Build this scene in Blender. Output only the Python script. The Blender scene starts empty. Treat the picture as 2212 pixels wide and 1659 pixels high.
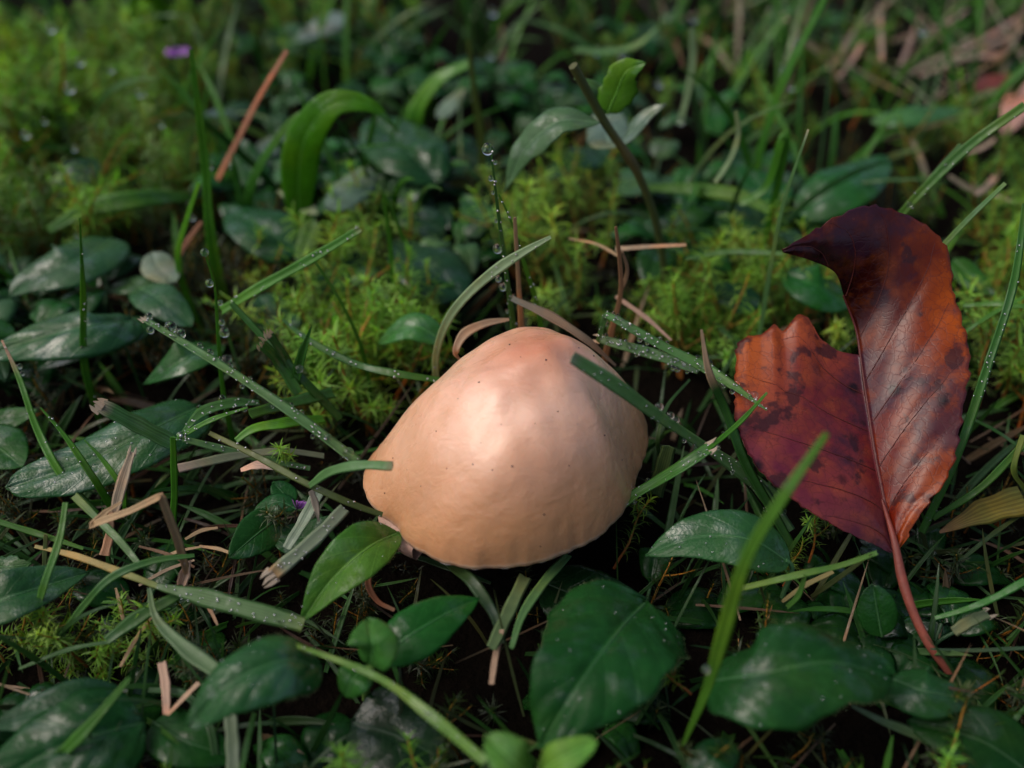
import bpy, math, random
import numpy as np
from mathutils import Vector
random.seed(7)
RNG = np.random.default_rng(7)
SC = bpy.context.scene
COL = SC.collection
U = 0.01                                   # all modelling below is in centimetres; 1 cm = 0.01 m

# ------------------------------------------------------------------ camera, sky, sun, exposure
CAM_H, PITCH, FPX = 11.0, math.radians(38), 2125.0
cd = bpy.data.cameras.new('camera')
cam = bpy.data.objects.new('camera', cd); COL.objects.link(cam)
cam.location = (0, 0, CAM_H * U); cam.rotation_euler = (math.radians(90) - PITCH, 0, 0)
cd.sensor_width = 36; cd.lens = 36 * FPX / 2212
cd.clip_start = 0.004; cd.clip_end = 200
cd.dof.use_dof = True; cd.dof.focus_distance = 0.136; cd.dof.aperture_fstop = 12.0; cd.dof.aperture_blades = 0
SC.camera = cam

SUN_EL, SUN_AZ = math.radians(54), math.radians(-96)      # azimuth from +Y towards +X: light comes from the left
w = bpy.data.worlds.new('World'); SC.world = w; w.use_nodes = True
nt = w.node_tree; nt.nodes.clear()
sky = nt.nodes.new('ShaderNodeTexSky'); sky.sky_type = 'NISHITA'; sky.sun_disc = False
sky.sun_elevation = SUN_EL; sky.sun_rotation = SUN_AZ
sky.air_density = 0.7; sky.dust_density = 6.0; sky.ozone_density = 1.0
bg = nt.nodes.new('ShaderNodeBackground'); bg.inputs['Strength'].default_value = 0.15
wo = nt.nodes.new('ShaderNodeOutputWorld')
nt.links.new(sky.outputs[0], bg.inputs[0]); nt.links.new(bg.outputs[0], wo.inputs[0])
sd = bpy.data.lights.new('sun', 'SUN'); sd.energy = 0.55; sd.angle = math.radians(70); sd.color = (0.97, 0.98, 1.0)
sun = bpy.data.objects.new('sun', sd); COL.objects.link(sun)
dirv = Vector((math.sin(SUN_AZ) * math.cos(SUN_EL), math.cos(SUN_AZ) * math.cos(SUN_EL), math.sin(SUN_EL)))
sun.rotation_euler = (-dirv).to_track_quat('-Z', 'Y').to_euler(); sun.location = dirv * 0.5
vs = SC.view_settings
vs.view_transform = 'Standard'; vs.look = 'None'; vs.gamma = 1; vs.use_curve_mapping = False; vs.exposure = 0.08
SC.cycles.max_bounces = 10; SC.cycles.diffuse_bounces = 2; SC.cycles.transmission_bounces = 8
SC.cycles.glossy_bounces = 2; SC.cycles.use_denoising = True; SC.cycles.caustics_reflective = False; SC.cycles.caustics_refractive = True

# ------------------------------------------------------------------ where things stand
CF = np.array([0, math.cos(PITCH), -math.sin(PITCH)]); CU = np.array([0, math.sin(PITCH), math.cos(PITCH)])
CAMP = np.array([0, 0, CAM_H])
def ray(vx, vy):
    return CF + (vx - 1106) / FPX * np.array([1., 0, 0]) - (vy - 829.5) / FPX * CU
def P(vx, vy, h):
    r = ray(vx, vy); return CAMP + r * ((h - CAM_H) / r[2])
def PY(vx, vy, y):
    r = ray(vx, vy); return CAMP + r * (y / r[1])
def PD(vx, vy, d):
    return CAMP + ray(vx, vy) * d
def depth(p): return float((np.asarray(p) - CAMP) @ CF)
def px(p, n): return n * depth(p) / FPX          # n photo pixels at the distance of p, in cm
def nrm(v):
    v = np.asarray(v, float); return v / (np.linalg.norm(v, axis=-1, keepdims=True) + 1e-12)

def path3d(spec, y=None):
    """(vx,vy,h) points fix a height above the soil, (vx,vy) ones take the distance of their neighbours."""
    n = len(spec); out = [None] * n; d = [None] * n
    for i, s in enumerate(spec):
        if len(s) == 3: out[i] = P(*s)
        elif y is not None: out[i] = PY(s[0], s[1], y)
        if out[i] is not None: d[i] = depth(out[i])
    known = [i for i in range(n) if d[i] is not None]
    for i in range(n):
        if out[i] is None:
            dd = np.interp(i, known, [d[k] for k in known])
            out[i] = PD(spec[i][0], spec[i][1], dd)
    return np.array(out)
def smooth(pts, n, sharp=False):
    pts = np.asarray(pts, float)
    t = np.r_[0, np.cumsum(np.linalg.norm(np.diff(pts, axis=0), axis=1))]
    t /= t[-1]; s = np.linspace(0, 1, n)
    if sharp or len(pts) < 3:
        s = np.unique(np.r_[s, t]); return np.stack([np.interp(s, t, pts[:, k]) for k in range(pts.shape[1])], 1), s
    m = np.gradient(pts, t, axis=0)
    k = np.clip(np.searchsorted(t, s, 'right') - 1, 0, len(t) - 2)
    h = (t[k + 1] - t[k])[:, None]; q = ((s - t[k])[:, None]) / h
    p = ((2*q**3 - 3*q**2 + 1) * pts[k] + (q**3 - 2*q**2 + q) * h * m[k] + (-2*q**3 + 3*q**2) * pts[k+1] + (q**3 - q**2) * h * m[k+1])
    return p, s

# ------------------------------------------------------------------ mesh building
class MB:
    def __init__(s): s.v = []; s.f = []; s.uv = []; s.c = []; s.n = 0
    def add(s, v, f, uv=None, c=(0.5, 0.5, 0.5)):
        v = np.asarray(v, float).reshape(-1, 3); f = np.asarray(f, int)
        s.v.append(v); s.f.append(f + s.n); s.n += len(v)
        s.uv.append(np.zeros((len(v), 3)) if uv is None else np.asarray(uv, float))
        c = np.asarray(c, float); s.c.append(np.broadcast_to(c, (len(v), 3)) if c.ndim == 1 else c)
    def mesh(s, name, mat, origin=(0, 0, 0), flat=False):
        v = (np.concatenate(s.v) - np.asarray(origin)) * U
        me = bpy.data.meshes.new(name)
        loops = np.concatenate([f.ravel() for f in s.f]); sizes = np.concatenate([np.full(len(f), f.shape[1]) for f in s.f])
        me.vertices.add(len(v)); me.vertices.foreach_set('co', v.ravel())
        me.loops.add(len(loops)); me.loops.foreach_set('vertex_index', loops.astype(np.int32))
        me.polygons.add(len(sizes)); me.polygons.foreach_set('loop_start', np.r_[0, np.cumsum(sizes)[:-1]].astype(np.int32))
        me.polygons.foreach_set('use_smooth', np.full(len(sizes), not flat))
        a = me.attributes.new('uvm', 'FLOAT_VECTOR', 'POINT'); a.data.foreach_set('vector', np.concatenate(s.uv).ravel())
        a = me.attributes.new('col', 'FLOAT_COLOR', 'POINT')
        c = np.concatenate(s.c); a.data.foreach_set('color', np.c_[c, np.ones(len(c))].ravel())
        me.materials.append(mat); me.update(calc_edges=True); me.validate(); return me
    def build(s, name, mat, parent=None, origin=None, **k):
        """one object, its origin at `origin` (cm); parented objects share their parent's origin"""
        if parent is not None: origin = parent['_o']
        origin = (0, 0, 0) if origin is None else origin
        o = bpy.data.objects.new(name, s.mesh(name, mat, origin, **k)); COL.objects.link(o)
        if parent is None: o.location = [float(q) * U for q in origin]
        else: o.parent = parent
        o['_o'] = [float(q) for q in origin]
        return o
def empty(name, origin):
    o = bpy.data.objects.new(name, None); COL.objects.link(o); o.empty_display_size = .005
    o.location = [float(q) * U for q in origin]; o['_o'] = [float(q) for q in origin]; return o
def tag(o, label=None, cat=None, group=None, kind=None):
    if cat and not kind: kind = 'thing'
    for k, v in (('label', label), ('category', cat), ('group', group), ('kind', kind)):
        if v: o[k] = v
    return o
def grid_faces(nu, nv, closed=False):
    i = np.arange(nu - 1)[:, None]; j = np.arange(nv if closed else nv - 1)[None]
    j2 = (j + 1) % nv
    return np.stack([i*nv + j, i*nv + j2, (i+1)*nv + j2, (i+1)*nv + j], -1).reshape(-1, 4)
def frames(p, nhint, roll=0.):
    t = nrm(np.gradient(p, axis=0)); nh = np.broadcast_to(np.asarray(nhint, float), p.shape)
    s = nrm(np.cross(t, nh)); n = np.cross(s, t)
    r = np.radians(np.broadcast_to(roll, len(p)))[:, None]
    return t, s*np.cos(r) + n*np.sin(r), n*np.cos(r) - s*np.sin(r)
def tube(mb, p, r, c, seg=7, caps=True, squash=1.0):
    p = np.asarray(p); n = len(p); r = np.broadcast_to(np.asarray(r, float), n)
    t, s, nn = frames(p, nrm(np.array([.31, -.45, .84]) + 0 * p[0]))
    a = np.linspace(0, 2*np.pi, seg, endpoint=False)
    v = p[:, None] + r[:, None, None] * (s[:, None]*np.cos(a)[None, :, None] + squash*nn[:, None]*np.sin(a)[None, :, None])
    uv = np.zeros((n, seg, 3)); uv[..., 0] = np.linspace(0, 1, n)[:, None]; uv[..., 1] = np.abs(a/np.pi - 1)[None]
    c = np.asarray(c, float); cc = np.broadcast_to(c if c.ndim == 1 else c[:, None], (n, seg, 3)).reshape(-1, 3)
    mb.add(v, grid_faces(n, seg, True), uv.reshape(-1, 3), cc)
    if caps:
        for k in (0, n-1):
            mb.add(np.r_[v[k], p[k:k+1]], [[(j+1) % seg, j, seg] for j in range(seg)], np.r_[uv[k], uv[k, :1]], np.r_[cc[:seg], cc[:1]] if c.ndim == 1 else np.broadcast_to(c[k], (seg+1, 3)))

# ------------------------------------------------------------------ materials
def mat(name):
    m = bpy.data.materials.new(name); m.use_nodes = True; t = m.node_tree; t.nodes.clear()
    out = t.nodes.new('ShaderNodeOutputMaterial'); return m, t, out
class N:
    def __init__(s, t): s.t = t
    def __call__(s, typ, ins={}, **k):
        n = s.t.nodes.new('ShaderNode' + typ)
        for a, v in k.items(): setattr(n, a, v)
        for a, v in ins.items():
            if isinstance(v, bpy.types.NodeSocket): s.t.links.new(v, n.inputs[a])
            elif isinstance(v, tuple) and len(v) == 3 and n.inputs[a].type == 'RGBA': n.inputs[a].default_value = (*v, 1)
            else: n.inputs[a].default_value = v
        return n
    def math(s, op, a, b=0., c=0.):
        n = s.t.nodes.new('ShaderNodeMath'); n.operation = op
        for i, v in enumerate((a, b, c)):
            if isinstance(v, bpy.types.NodeSocket): s.t.links.new(v, n.inputs[i])
            else: n.inputs[i].default_value = v
        return n.outputs[0]
    def mix(s, f, a, b, mode='MIX'):
        n = s.t.nodes.new('ShaderNodeMix'); n.data_type = 'RGBA'; n.blend_type = mode
        for i, v in ((0, f), (6, a), (7, b)):
            if isinstance(v, bpy.types.NodeSocket): s.t.links.new(v, n.inputs[i])
            else: n.inputs[i].default_value = v if i == 0 else (*v, 1)
        return n.outputs[2]
    def ramp(s, f, lo, hi):
        n = s('MapRange', {0: f, 1: lo, 2: hi}); n.clamp = True; return n.outputs[0]
    def noise(s, scale, detail=3, vec=None, rough=.55):
        i = {'Scale': scale, 'Detail': detail, 'Roughness': rough}
        i['Vector'] = vec if vec is not None else s('NewGeometry').outputs['Position']
        return s('TexNoise', i).outputs['Fac']
    def link(s, a, b): s.t.links.new(a, b)

def plant_mat(name, rough=.4, transl=.25, striae=0., veins=0., spec=.5, noise_amt=.35, bump=.25, tcol=(1.5, 1.9, .6), patch=0., wet=0., mottle=.5):
    m, t, out = mat(name); n = N(t)
    col = n('Attribute', attribute_name='col').outputs['Color']
    sep = n('SeparateXYZ', {0: n('Attribute', attribute_name='uvm').outputs['Vector']})
    u, v = sep.outputs[0], sep.outputs[1]                     # u along, v from -1 to 1 across
    a = n.noise(900, 4); b = n.noise(220, 2)
    f = n.math('MULTIPLY_ADD', a, noise_amt, 1 - noise_amt * .5)
    f = n.math('MULTIPLY', f, n.math('MULTIPLY_ADD', b, noise_amt * 1.4, 1 - noise_amt * .7))
    hgt = n.noise(2600, 3)
    if striae:
        st = n.math('SINE', n.math('MULTIPLY', v, 22.))
        st2 = n.math('SINE', n.math('MULTIPLY', v, 53.))
        st = n.math('ADD', st, n.math('MULTIPLY', st2, .5))
        f = n.math('MULTIPLY', f, n.math('MULTIPLY_ADD', st, striae * .22, 1.))
        hgt = n.math('MULTIPLY_ADD', st, .35, hgt)
    yl = n.math('MULTIPLY', n.ramp(n.noise(75, 4, None, .6), .50, .72), mottle)
    col = n.mix(yl, col, n.mix(1., col, (2.6, 1.35, .7), 'MULTIPLY'))
    c = n('VectorMath', {0: col}, operation='SCALE'); n.link(f, c.inputs['Scale']); c = c.outputs[0]
    if veins:
        av = n.math('ABSOLUTE', v)
        ph = n.math('ADD', n.math('MULTIPLY', u, 6.2), n.math('MULTIPLY', n.math('POWER', av, .8), -1.9))
        ph = n.math('ABSOLUTE', n.math('SUBTRACT', n.math('FRACT', ph), .5))       # .5 on the vein
        side = n.ramp(ph, .455, .5)
        mid = n.ramp(av, .07, .0)
        vm = n.math('MAXIMUM', n.math('MULTIPLY', side, .6), mid)
        c = n.mix(n.math('MULTIPLY', vm, veins), c, n.mix(1., c, (2.6, 2.2, 2.2), 'MULTIPLY'))
        hgt = n.math('SUBTRACT', hgt, n.math('MULTIPLY', vm, .8))
        wv = n('NewGeometry').outputs['Position']
        net = n('TexVoronoi', {'Scale': 620., 'Vector': n('VectorMath', {0: wv, 1: n('CombineXYZ', {0: n.math('MULTIPLY', a, .0022), 1: n.math('MULTIPLY', b, .002), 2: 0.}).outputs[0]}, operation='ADD').outputs[0]}, feature='SMOOTH_F1').outputs['Distance']
        hgt = n.math('ADD', hgt, n.math('MULTIPLY', net, -.8))
    bp = n('Bump', {'Strength': bump, 'Distance': .0003, 'Height': hgt})
    rg = n.math('MULTIPLY_ADD', n.noise(500, 3), .35, rough - .17)
    if patch:                                                  # matt, slightly frosted film of fine dew
        pt = n.math('MULTIPLY', n.ramp(n.noise(130, 4), .5, .72), patch)
        c = n.mix(pt, c, (.17, .21, .21)); 
    wetm = n.math('MULTIPLY', n.ramp(n.noise(260, 5, None, .65), .50, .62), wet)      # film of water, in patches
    sp_ = n.math('MULTIPLY_ADD', wetm, .75, spec)
    rg = n.math('MULTIPLY', rg, n.math('MULTIPLY_ADD', wetm, -.45, 1.))
    p = n('BsdfPrincipled', {'Base Color': c, 'Roughness': rg, 'Specular IOR Level': sp_, 'Normal': bp.outputs[0]})
    tr = n('BsdfTranslucent', {'Color': n.mix(1., c, tcol, 'MULTIPLY')})
    ms = n('MixShader', {0: transl, 1: p.outputs[0], 2: tr.outputs[0]})
    n.link(ms.outputs[0], out.inputs[0]); return m
M_GRASS = plant_mat('grass_surface', .40, .26, striae=1., spec=.24, bump=.09, wet=.5)
M_STRAW = plant_mat('straw_surface', .6, .18, striae=1., spec=.35, tcol=(1.3, 1.1, .8), bump=.12)
M_LEAF = plant_mat('leaf_surface', .27, .12, veins=.6, spec=.10, bump=.32, noise_amt=.6, wet=.65)
M_LEAFW = plant_mat('wet_leaf_surface', .27, .12, veins=.35, spec=.22, bump=.36, noise_amt=.55, wet=1.)
M_LEAFB = plant_mat('background_leaf_surface', .28, .16, veins=.3, spec=.12, bump=.18, noise_amt=.55, wet=.9)
M_MOSS = plant_mat('moss_leaf_surface', .45, .40, spec=.4, noise_amt=.5, bump=.1, tcol=(1.5, 1.6, .6))
M_STEM = plant_mat('stem_surface', .5, .05, spec=.4, bump=.3)

def cap_mat():
    m, t, out = mat('mushroom_cap_skin'); n = N(t)
    sep = n('SeparateXYZ', {0: n('Attribute', attribute_name='uvm').outputs['Vector']})
    s = sep.outputs[0]; ang = sep.outputs[1]                   # 0 at the crown, 1 at the margin
    pos = n('NewGeometry').outputs['Position']
    big = n.noise(60, 3); mid = n.noise(180, 4)
    base = n.mix(n.ramp(big, .35, .68), (.72, .395, .25), (.82, .535, .39))
    crown = n.ramp(n.math('MULTIPLY_ADD', big, .25, s), .62, .20)
    base = n.mix(n.math('MULTIPLY', crown, .9), base, (.53, .19, .085))
    marg = n.ramp(n.math('MULTIPLY_ADD', mid, .12, s), .62, 1.02)
    base = n.mix(n.math('MULTIPLY', marg, .8), base, (.52, .24, .09))
    base = n.mix(n.math('MULTIPLY', n.ramp(n.noise(420, 5), .58, .76), .4), base, (.52, .26, .13))
    base = n.mix(n.math('MULTIPLY', n.ramp(n.noise(130, 5, None, .7), .60, .70), .4), base, (.50, .25, .12))
    base = n.mix(n.math('MULTIPLY', n.ramp(n.noise(2600, 2), .70, .76), .35), base, (.30, .13, .06))
    base = n.mix(n.math('MULTIPLY', n.ramp(n.math('MULTIPLY_ADD', n.noise(700, 3), .004, s), 1.0005, 1.003), .45), base, (.78, .60, .46))
    # fine wrinkles and pits in the moist skin
    mp = n('Mapping', {'Vector': pos, 'Rotation': (.3, .5, .9), 'Scale': (1., 1.6, 1.2)}).outputs[0]
    wr = n('TexNoise', {'Vector': mp, 'Scale': 210., 'Detail': 4., 'Distortion': .5}).outputs['Fac']
    fine = n.noise(1500, 4)
    hgt = n.math('ADD', n.math('MULTIPLY', wr, .6), n.math('ADD', n.math('MULTIPLY', mid, .5), n.math('MULTIPLY', fine, .08)))
    bp = n('Bump', {'Strength': .42, 'Distance': .0010, 'Height': hgt})
    p = n('BsdfPrincipled', {'Base Color': base, 'Roughness': n.math('MULTIPLY_ADD', mid, .2, .33), 'Specular IOR Level': .55,
          'Subsurface Weight': .35, 'Subsurface Radius': (.0022, .0011, .0006), 'Subsurface Scale': 1., 'Normal': bp.outputs[0],
          'Coat Weight': n.math('MULTIPLY_ADD', n.ramp(mid, .40, .60), .4, .6), 'Coat Roughness': n.math('MULTIPLY_ADD', wr, .25, .16), 'Coat IOR': 1.42, 'Coat Normal': bp.outputs[0]})
    n.link(p.outputs[0], out.inputs[0]); return m
M_CAP = cap_mat()
def flesh_mat(name, colr, rough=.55, sss=.3):
    m, t, out = mat(name); n = N(t)
    f = n.mix(n.noise(500, 4), tuple(q*.75 for q in colr), tuple(min(1, q*1.2) for q in colr))
    bp = n('Bump', {'Strength': .3, 'Distance': .0003, 'Height': n.noise(1500, 3)})
    p = n('BsdfPrincipled', {'Base Color': f, 'Roughness': rough, 'Subsurface Weight': sss, 'Subsurface Radius': (.0015, .001, .0007), 'Subsurface Scale': 1., 'Normal': bp.outputs[0]})
    n.link(p.outputs[0], out.inputs[0]); return m
M_GILL = flesh_mat('mushroom_gill', (.50, .30, .22)); M_STALK = flesh_mat('mushroom_stalk', (.74, .60, .47))
M_SPECK = flesh_mat('soil_speck', (.03, .015, .012), .6, 0.); M_PETAL = flesh_mat('petal', (.26, .07, .36), .5, .2)
M_MARGIN = flesh_mat('torn_margin_flesh', (.85, .74, .63))

def deadleaf_mat():
    m, t, out = mat('dead_leaf_surface'); n = N(t)
    sep = n('SeparateXYZ', {0: n('Attribute', attribute_name='uvm').outputs['Vector']})
    u, v, half = sep.outputs
    pos = n('NewGeometry').outputs['Position']
    col = n('Attribute', attribute_name='col').outputs['Color']
    a = n.noise(110, 4); b = n.noise(330, 4)
    c = n.mix(n.ramp(a, .38, .66), col, n.mix(1., col, (.50, .34, .75), 'MULTIPLY'))
    c = n.mix(n.math('MULTIPLY', n.ramp(b, .45, .75), .32), c, (.46, .10, .006))
    # blotches of rot, purple-black, and small black spots
    off = lambda q: n('VectorMath', {0: pos, 1: q}, operation='ADD').outputs[0]
    c = n.mix(n.math('MULTIPLY', n.ramp(n.noise(85, 6, off((.31, .17, .05)), .65), .48, .60), .80), c, (.038, .014, .030))
    c = n.mix(n.math('MULTIPLY', n.ramp(n.noise(240, 4, off((.7, .1, .3))), .57, .63), .78), c, (.030, .010, .014))
    vo = n('TexVoronoi', {'Scale': 190., 'Vector': off((.013, .02, .0)), 'Randomness': 1.})
    thr = n('SeparateColor', {0: vo.outputs['Color']}).outputs[0]
    spot = n.math('MULTIPLY', n.ramp(n.math('MULTIPLY_ADD', b, .25, vo.outputs['Distance']), .36, .22), n.ramp(thr, .55, .6))
    c = n.mix(n.math('MULTIPLY', spot, .92), c, (.010, .005, .006))
    # net of fine veins
    net = n('TexVoronoi', {'Scale': 780., 'Vector': n('VectorMath', {0: pos, 1: n('CombineXYZ', {0: n.math('MULTIPLY', b, .0030), 1: n.math('MULTIPLY', b, -.0025), 2: 0.}).outputs[0]}, operation='ADD').outputs[0]}, feature='DISTANCE_TO_EDGE').outputs['Distance']
    nm = n.ramp(net, .045, .0)
    c = n.mix(n.math('MULTIPLY', nm, .5), c, (.06, .012, .012))
    hgt = n.math('SUBTRACT', n.math('MULTIPLY', n.ramp(net, 0., .08), .22), n.math('MULTIPLY', b, .9))
    bp = n('Bump', {'Strength': .22, 'Distance': .00028, 'Height': hgt})
    p = n('BsdfPrincipled', {'Base Color': c, 'Roughness': n.math('MULTIPLY_ADD', b, .3, .08), 'Specular IOR Level': .42, 'Normal': bp.outputs[0]})
    tr = n('BsdfTranslucent', {'Color': n.mix(1., c, (1.5, .8, .4), 'MULTIPLY')})
    ms = n('MixShader', {0: .30, 1: p.outputs[0], 2: tr.outputs[0]})
    n.link(ms.outputs[0], out.inputs[0]); return m
M_DEAD = deadleaf_mat()
def water_mat():
    m, t, out = mat('water'); n = N(t)
    g = n('BsdfPrincipled', {'Base Color': (1., 1., 1.), 'Roughness': 0., 'IOR': 1.333, 'Transmission Weight': 1.})
    n.link(g.outputs[0], out.inputs[0]); return m
M_WATER = water_mat()
def bead_mat():
    m, t, out = mat('dew_bead_water'); n = N(t)
    fr = n('Fresnel', {'IOR': 1.45}).outputs[0]
    g = n('BsdfGlossy', {'Color': (1., 1., 1.), 'Roughness': .06}); tr = n('BsdfTransparent', {'Color': (.97, .98, .97)})
    ms = n('MixShader', {0: n.math('MULTIPLY_ADD', fr, 1.0, .32), 1: tr.outputs[0], 2: g.outputs[0]})
    n.link(ms.outputs[0], out.inputs[0]); return m
M_BEAD = bead_mat()
def soil_mat():
    m, t, out = mat('soil'); n = N(t)
    c = n.mix(n.noise(150, 6), (.0015, .0012, .0009), (.007, .0048, .003))
    bp = n('Bump', {'Strength': .8, 'Distance': .002, 'Height': n.noise(600, 6)})
    p = n('BsdfPrincipled', {'Base Color': c, 'Roughness': .9, 'Specular IOR Level': .03, 'Normal': bp.outputs[0]})
    n.link(p.outputs[0], out.inputs[0]); return m
M_SOIL = soil_mat()

# colours (linear reflectance)
GREEN = (.052, .185, .014); DARK = (.024, .098, .012); BRIGHT = (.085, .27, .014); GREY = (.090, .20, .065); PALE = (.20, .29, .15)
TAN = (.36, .25, .13); PINK = (.33, .24, .15); ORANGE = (.30, .12, .035); BROWN = (.16, .09, .045); OLIVE = (.075, .105, .026)
LDARK = (.008, .050, .009); LMID = (.014, .078, .012); LBR = (.050, .170, .014); LGREY = (.032, .090, .035)

# ------------------------------------------------------------------ the ground
def ground():
    e = np.r_[-3000, -600, -200, -80, np.linspace(-40, 40, 81), 80, 200, 600, 3000]
    f = np.r_[-3000, -300, -60, np.linspace(-20, 80, 101), 120, 300, 900, 3000]
    X, Y = np.meshgrid(e, f, indexing='ij')
    Z = .22*np.sin(X*.9 + 1.3*np.sin(Y*.7)) * np.cos(Y*.8 + .5) + .12*np.sin(X*2.7 + Y*1.9) + .05 * RNG.normal(size=X.shape) - .1
    Z[(np.abs(X) > 60) | (Y > 100) | (Y < -30)] = -.1
    mb = MB(); mb.add(np.stack([X, Y, Z], -1), grid_faces(len(e), len(f)))
    o = mb.build('ground', M_SOIL); o['kind'] = 'structure'
ground()

# ------------------------------------------------------------------ the mushroom
XM = [0.3266, 10.5072, 3.4364, -0.0283, 10.4357, 1.9532, 0.0402, 0.1188, -0.0289, 0.0489, -0.0045, 0.0325, -0.0371, 0.0055, 0.0044, 0.0203, -0.0243, 0.0008, 1.4361, 0.0879, 0.0077, 2.0005, 0.8817, -0.0876, 0.0218, 0.1375, 0.0003]
def cap_surface(th, s):
    x = XM; A = np.array(x[:3]); C = np.array(x[3:5])
    R = x[5] + sum(x[6+2*k]*np.cos((k+2)*th) + x[7+2*k]*np.sin((k+2)*th) for k in range(6))
    zm = x[18] + x[19]*np.cos(th) + x[20]*np.sin(th)
    notch = np.exp(-((np.mod(th - math.radians(217) + np.pi, 2*np.pi) - np.pi)/.09)**2)                      # torn at the lower left
    R = R + .6*s**38*(.012*np.sin(13*th + 1.) + .013*np.abs(np.sin(11.5*th + .7*np.sin(3*th))) + .012*np.sin(7*th + 2.) + .010*np.sin(37*th + 2*np.sin(5*th)) + .007*np.sin(59*th) - .12*notch)   # slightly scalloped margin
    Mx = C[0] + R*np.cos(th); My = C[1] + R*np.sin(th)
    q = x[22] + x[23]*np.cos(th) + x[24]*np.sin(th) + x[25]*np.cos(2*th) + x[26]*np.sin(2*th)
    q = q - .20*np.clip(-np.sin(th), 0, 1)**1.5
    g = (1 - np.clip(s, 0, 1)**x[21])**q
    X = A[0] + (Mx - A[0])*s; Y = A[1] + (My - A[1])*s; Z = zm + (A[2] - zm)*g
    # low swellings and a soft fold below the crown
    Z = Z + np.clip((1 - s)*6, 0, 1)*(.032*np.sin(X*3.1 + Y*1.7) + .030*np.sin(X*2.3 - Y*4.9 + 1.) + .011*np.sin(X*5.1 + Y*7.1 + 2.) + .006*np.sin(X*9.7 - Y*8.1) + .005*np.sin(X*14.1 + Y*5.))
    Z = Z - .016*np.exp(-((Y - 9.95 - .12*X)/.09)**2)*np.exp(-((X - .15)/.45)**2) + .012*np.exp(-((Y - 10.15)/.10)**2)*np.exp(-((X + .1)/.35)**2)
    return np.stack([X, Y, Z], -1)
mush = empty('mushroom', (.0, 10.5, 0.))
tag(mush, 'peach-tan mushroom with a wide domed wet cap in the middle of the wet turf', 'mushroom')
def build_mushroom():
    nt_, ns = 192, 84
    th = np.linspace(0, 2*np.pi, nt_, endpoint=False)[None]; s = (np.linspace(0, 1, ns)**.7)[:, None]
    top = cap_surface(th, np.broadcast_to(s, (ns, 1)) + 0*th)
    rim = top[-1]; cen = np.array([XM[3], XM[4], 0])
    rows = [top]
    for k, (inn, dz) in enumerate(((.00, -.05), (.025, -.085), (.07, -.095), (.12, -.07))):     # incurved rim
        r = rim + (cen - rim)*[1, 1, 0]*inn; r = r + np.array([0, 0, dz]); rows.append(r[None])
    v = np.concatenate(rows); nn = len(v)
    uv = np.zeros((nn, nt_, 3)); uv[:ns, :, 0] = s; uv[ns:, :, 0] = 1.; uv[..., 1] = th/(2*np.pi)
    # keep the wrinkle coordinate continuous across the seam by mirroring it
    uv[..., 1] = np.abs(uv[..., 1] - .5)
    mb = MB(); mb.add(v, grid_faces(nn, nt_, True), uv.reshape(-1, 3))
    mb.build('cap', M_CAP, mush)
    # gills: radial plates under the cap
    g = MB()
    for a in np.linspace(0, 2*np.pi, 110, endpoint=False):
        ss = np.linspace(.18, .90, 7); aa = np.full(7, a)
        tp = cap_surface(aa, ss); zr = cap_surface(np.array([a]), np.array([1.]))[0, 2]
        upz = np.minimum(tp[:, 2] - .18, zr + .35 + .9*(1 - ss)); lo = zr - .02 - .35*(1 - ss)**1.5
        A = tp.copy(); A[:, 2] = upz; B = tp.copy(); B[:, 2] = np.minimum(lo, upz)
        d = np.array([-math.sin(a), math.cos(a), 0])*.012
        ring = np.stack([A - d, B - d*.4, B + d*.4, A + d], 1)
        g.add(ring, grid_faces(7, 4, True))
    gi = g.build('gills', M_GILL, mush); gi['kind'] = 'stuff'
    # stalk
    st = MB(); z = np.linspace(-.2, 2.5, 14)
    pth = np.stack([.02 + .06*np.sin(z), 10.55 + .05*z, z], 1)
    tube(st, pth, .42 + .10*np.linspace(0, 1, 14)**2 - .05*np.sin(z*2), (.6, .5, .4), 20); st.build('stalk', M_STALK, mush)
    # pale torn crumbs of the margin
    for a0, da, hh in ((math.radians(246), .09, .03), (math.radians(257), .05, .015), (math.radians(268), .06, .018), (math.radians(283), .05, .014), (math.radians(296), .08, .022), (math.radians(308), .05, .02), (math.radians(322), .06, .03)):
        k = MB(); a = np.linspace(a0 - da/2, a0 + da/2, 7)
        rp = cap_surface(a, np.ones(7)); out = np.stack([np.cos(a), np.sin(a), 0*a], 1)
        bite = hh*np.sin(np.linspace(.15, np.pi - .15, 7))*(.75 + .5*RNG.random(7))
        a1 = rp - out*.05 + [0, 0, -.03]; b1 = rp - out*.004 + [0, 0, -.06] ; c1 = rp - out*.012 - np.c_[0*a, 0*a, .05 + bite]; d1 = rp - out*.04 - np.c_[0*a, 0*a, .05 + bite*.8]
        k.add(np.stack([a1, b1, c1, d1], 1), grid_faces(7, 4, True)); k.build('torn_margin', M_MARGIN, mush)
    # lobe folded under at the lower left
    k = MB(); a = np.linspace(math.radians(206), math.radians(230), 9)
    rp = cap_surface(a, np.ones(9)); out = np.stack([np.cos(a), np.sin(a), 0*a], 1); env = np.sin(np.linspace(.1, np.pi - .1, 9))[:, None]
    rr = [rp - out*.1, rp + out*.10*env + [0, 0, -.12], rp + out*.10*env + [0, 0, -.25], rp - out*.05 + [0, 0, -.36], rp - out*.2 + [0, 0, -.3]]
    k.add(np.stack(rr, 1), grid_faces(9, 5, True)); k.build('folded_lobe', M_GILL, mush)
    # dark specks of soil on the skin, placed where the photo has them
    near = cap_surface(np.linspace(0, 2*np.pi, 240)[None], np.linspace(0, 1, 120)[:, None]).reshape(-1, 3)
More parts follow.
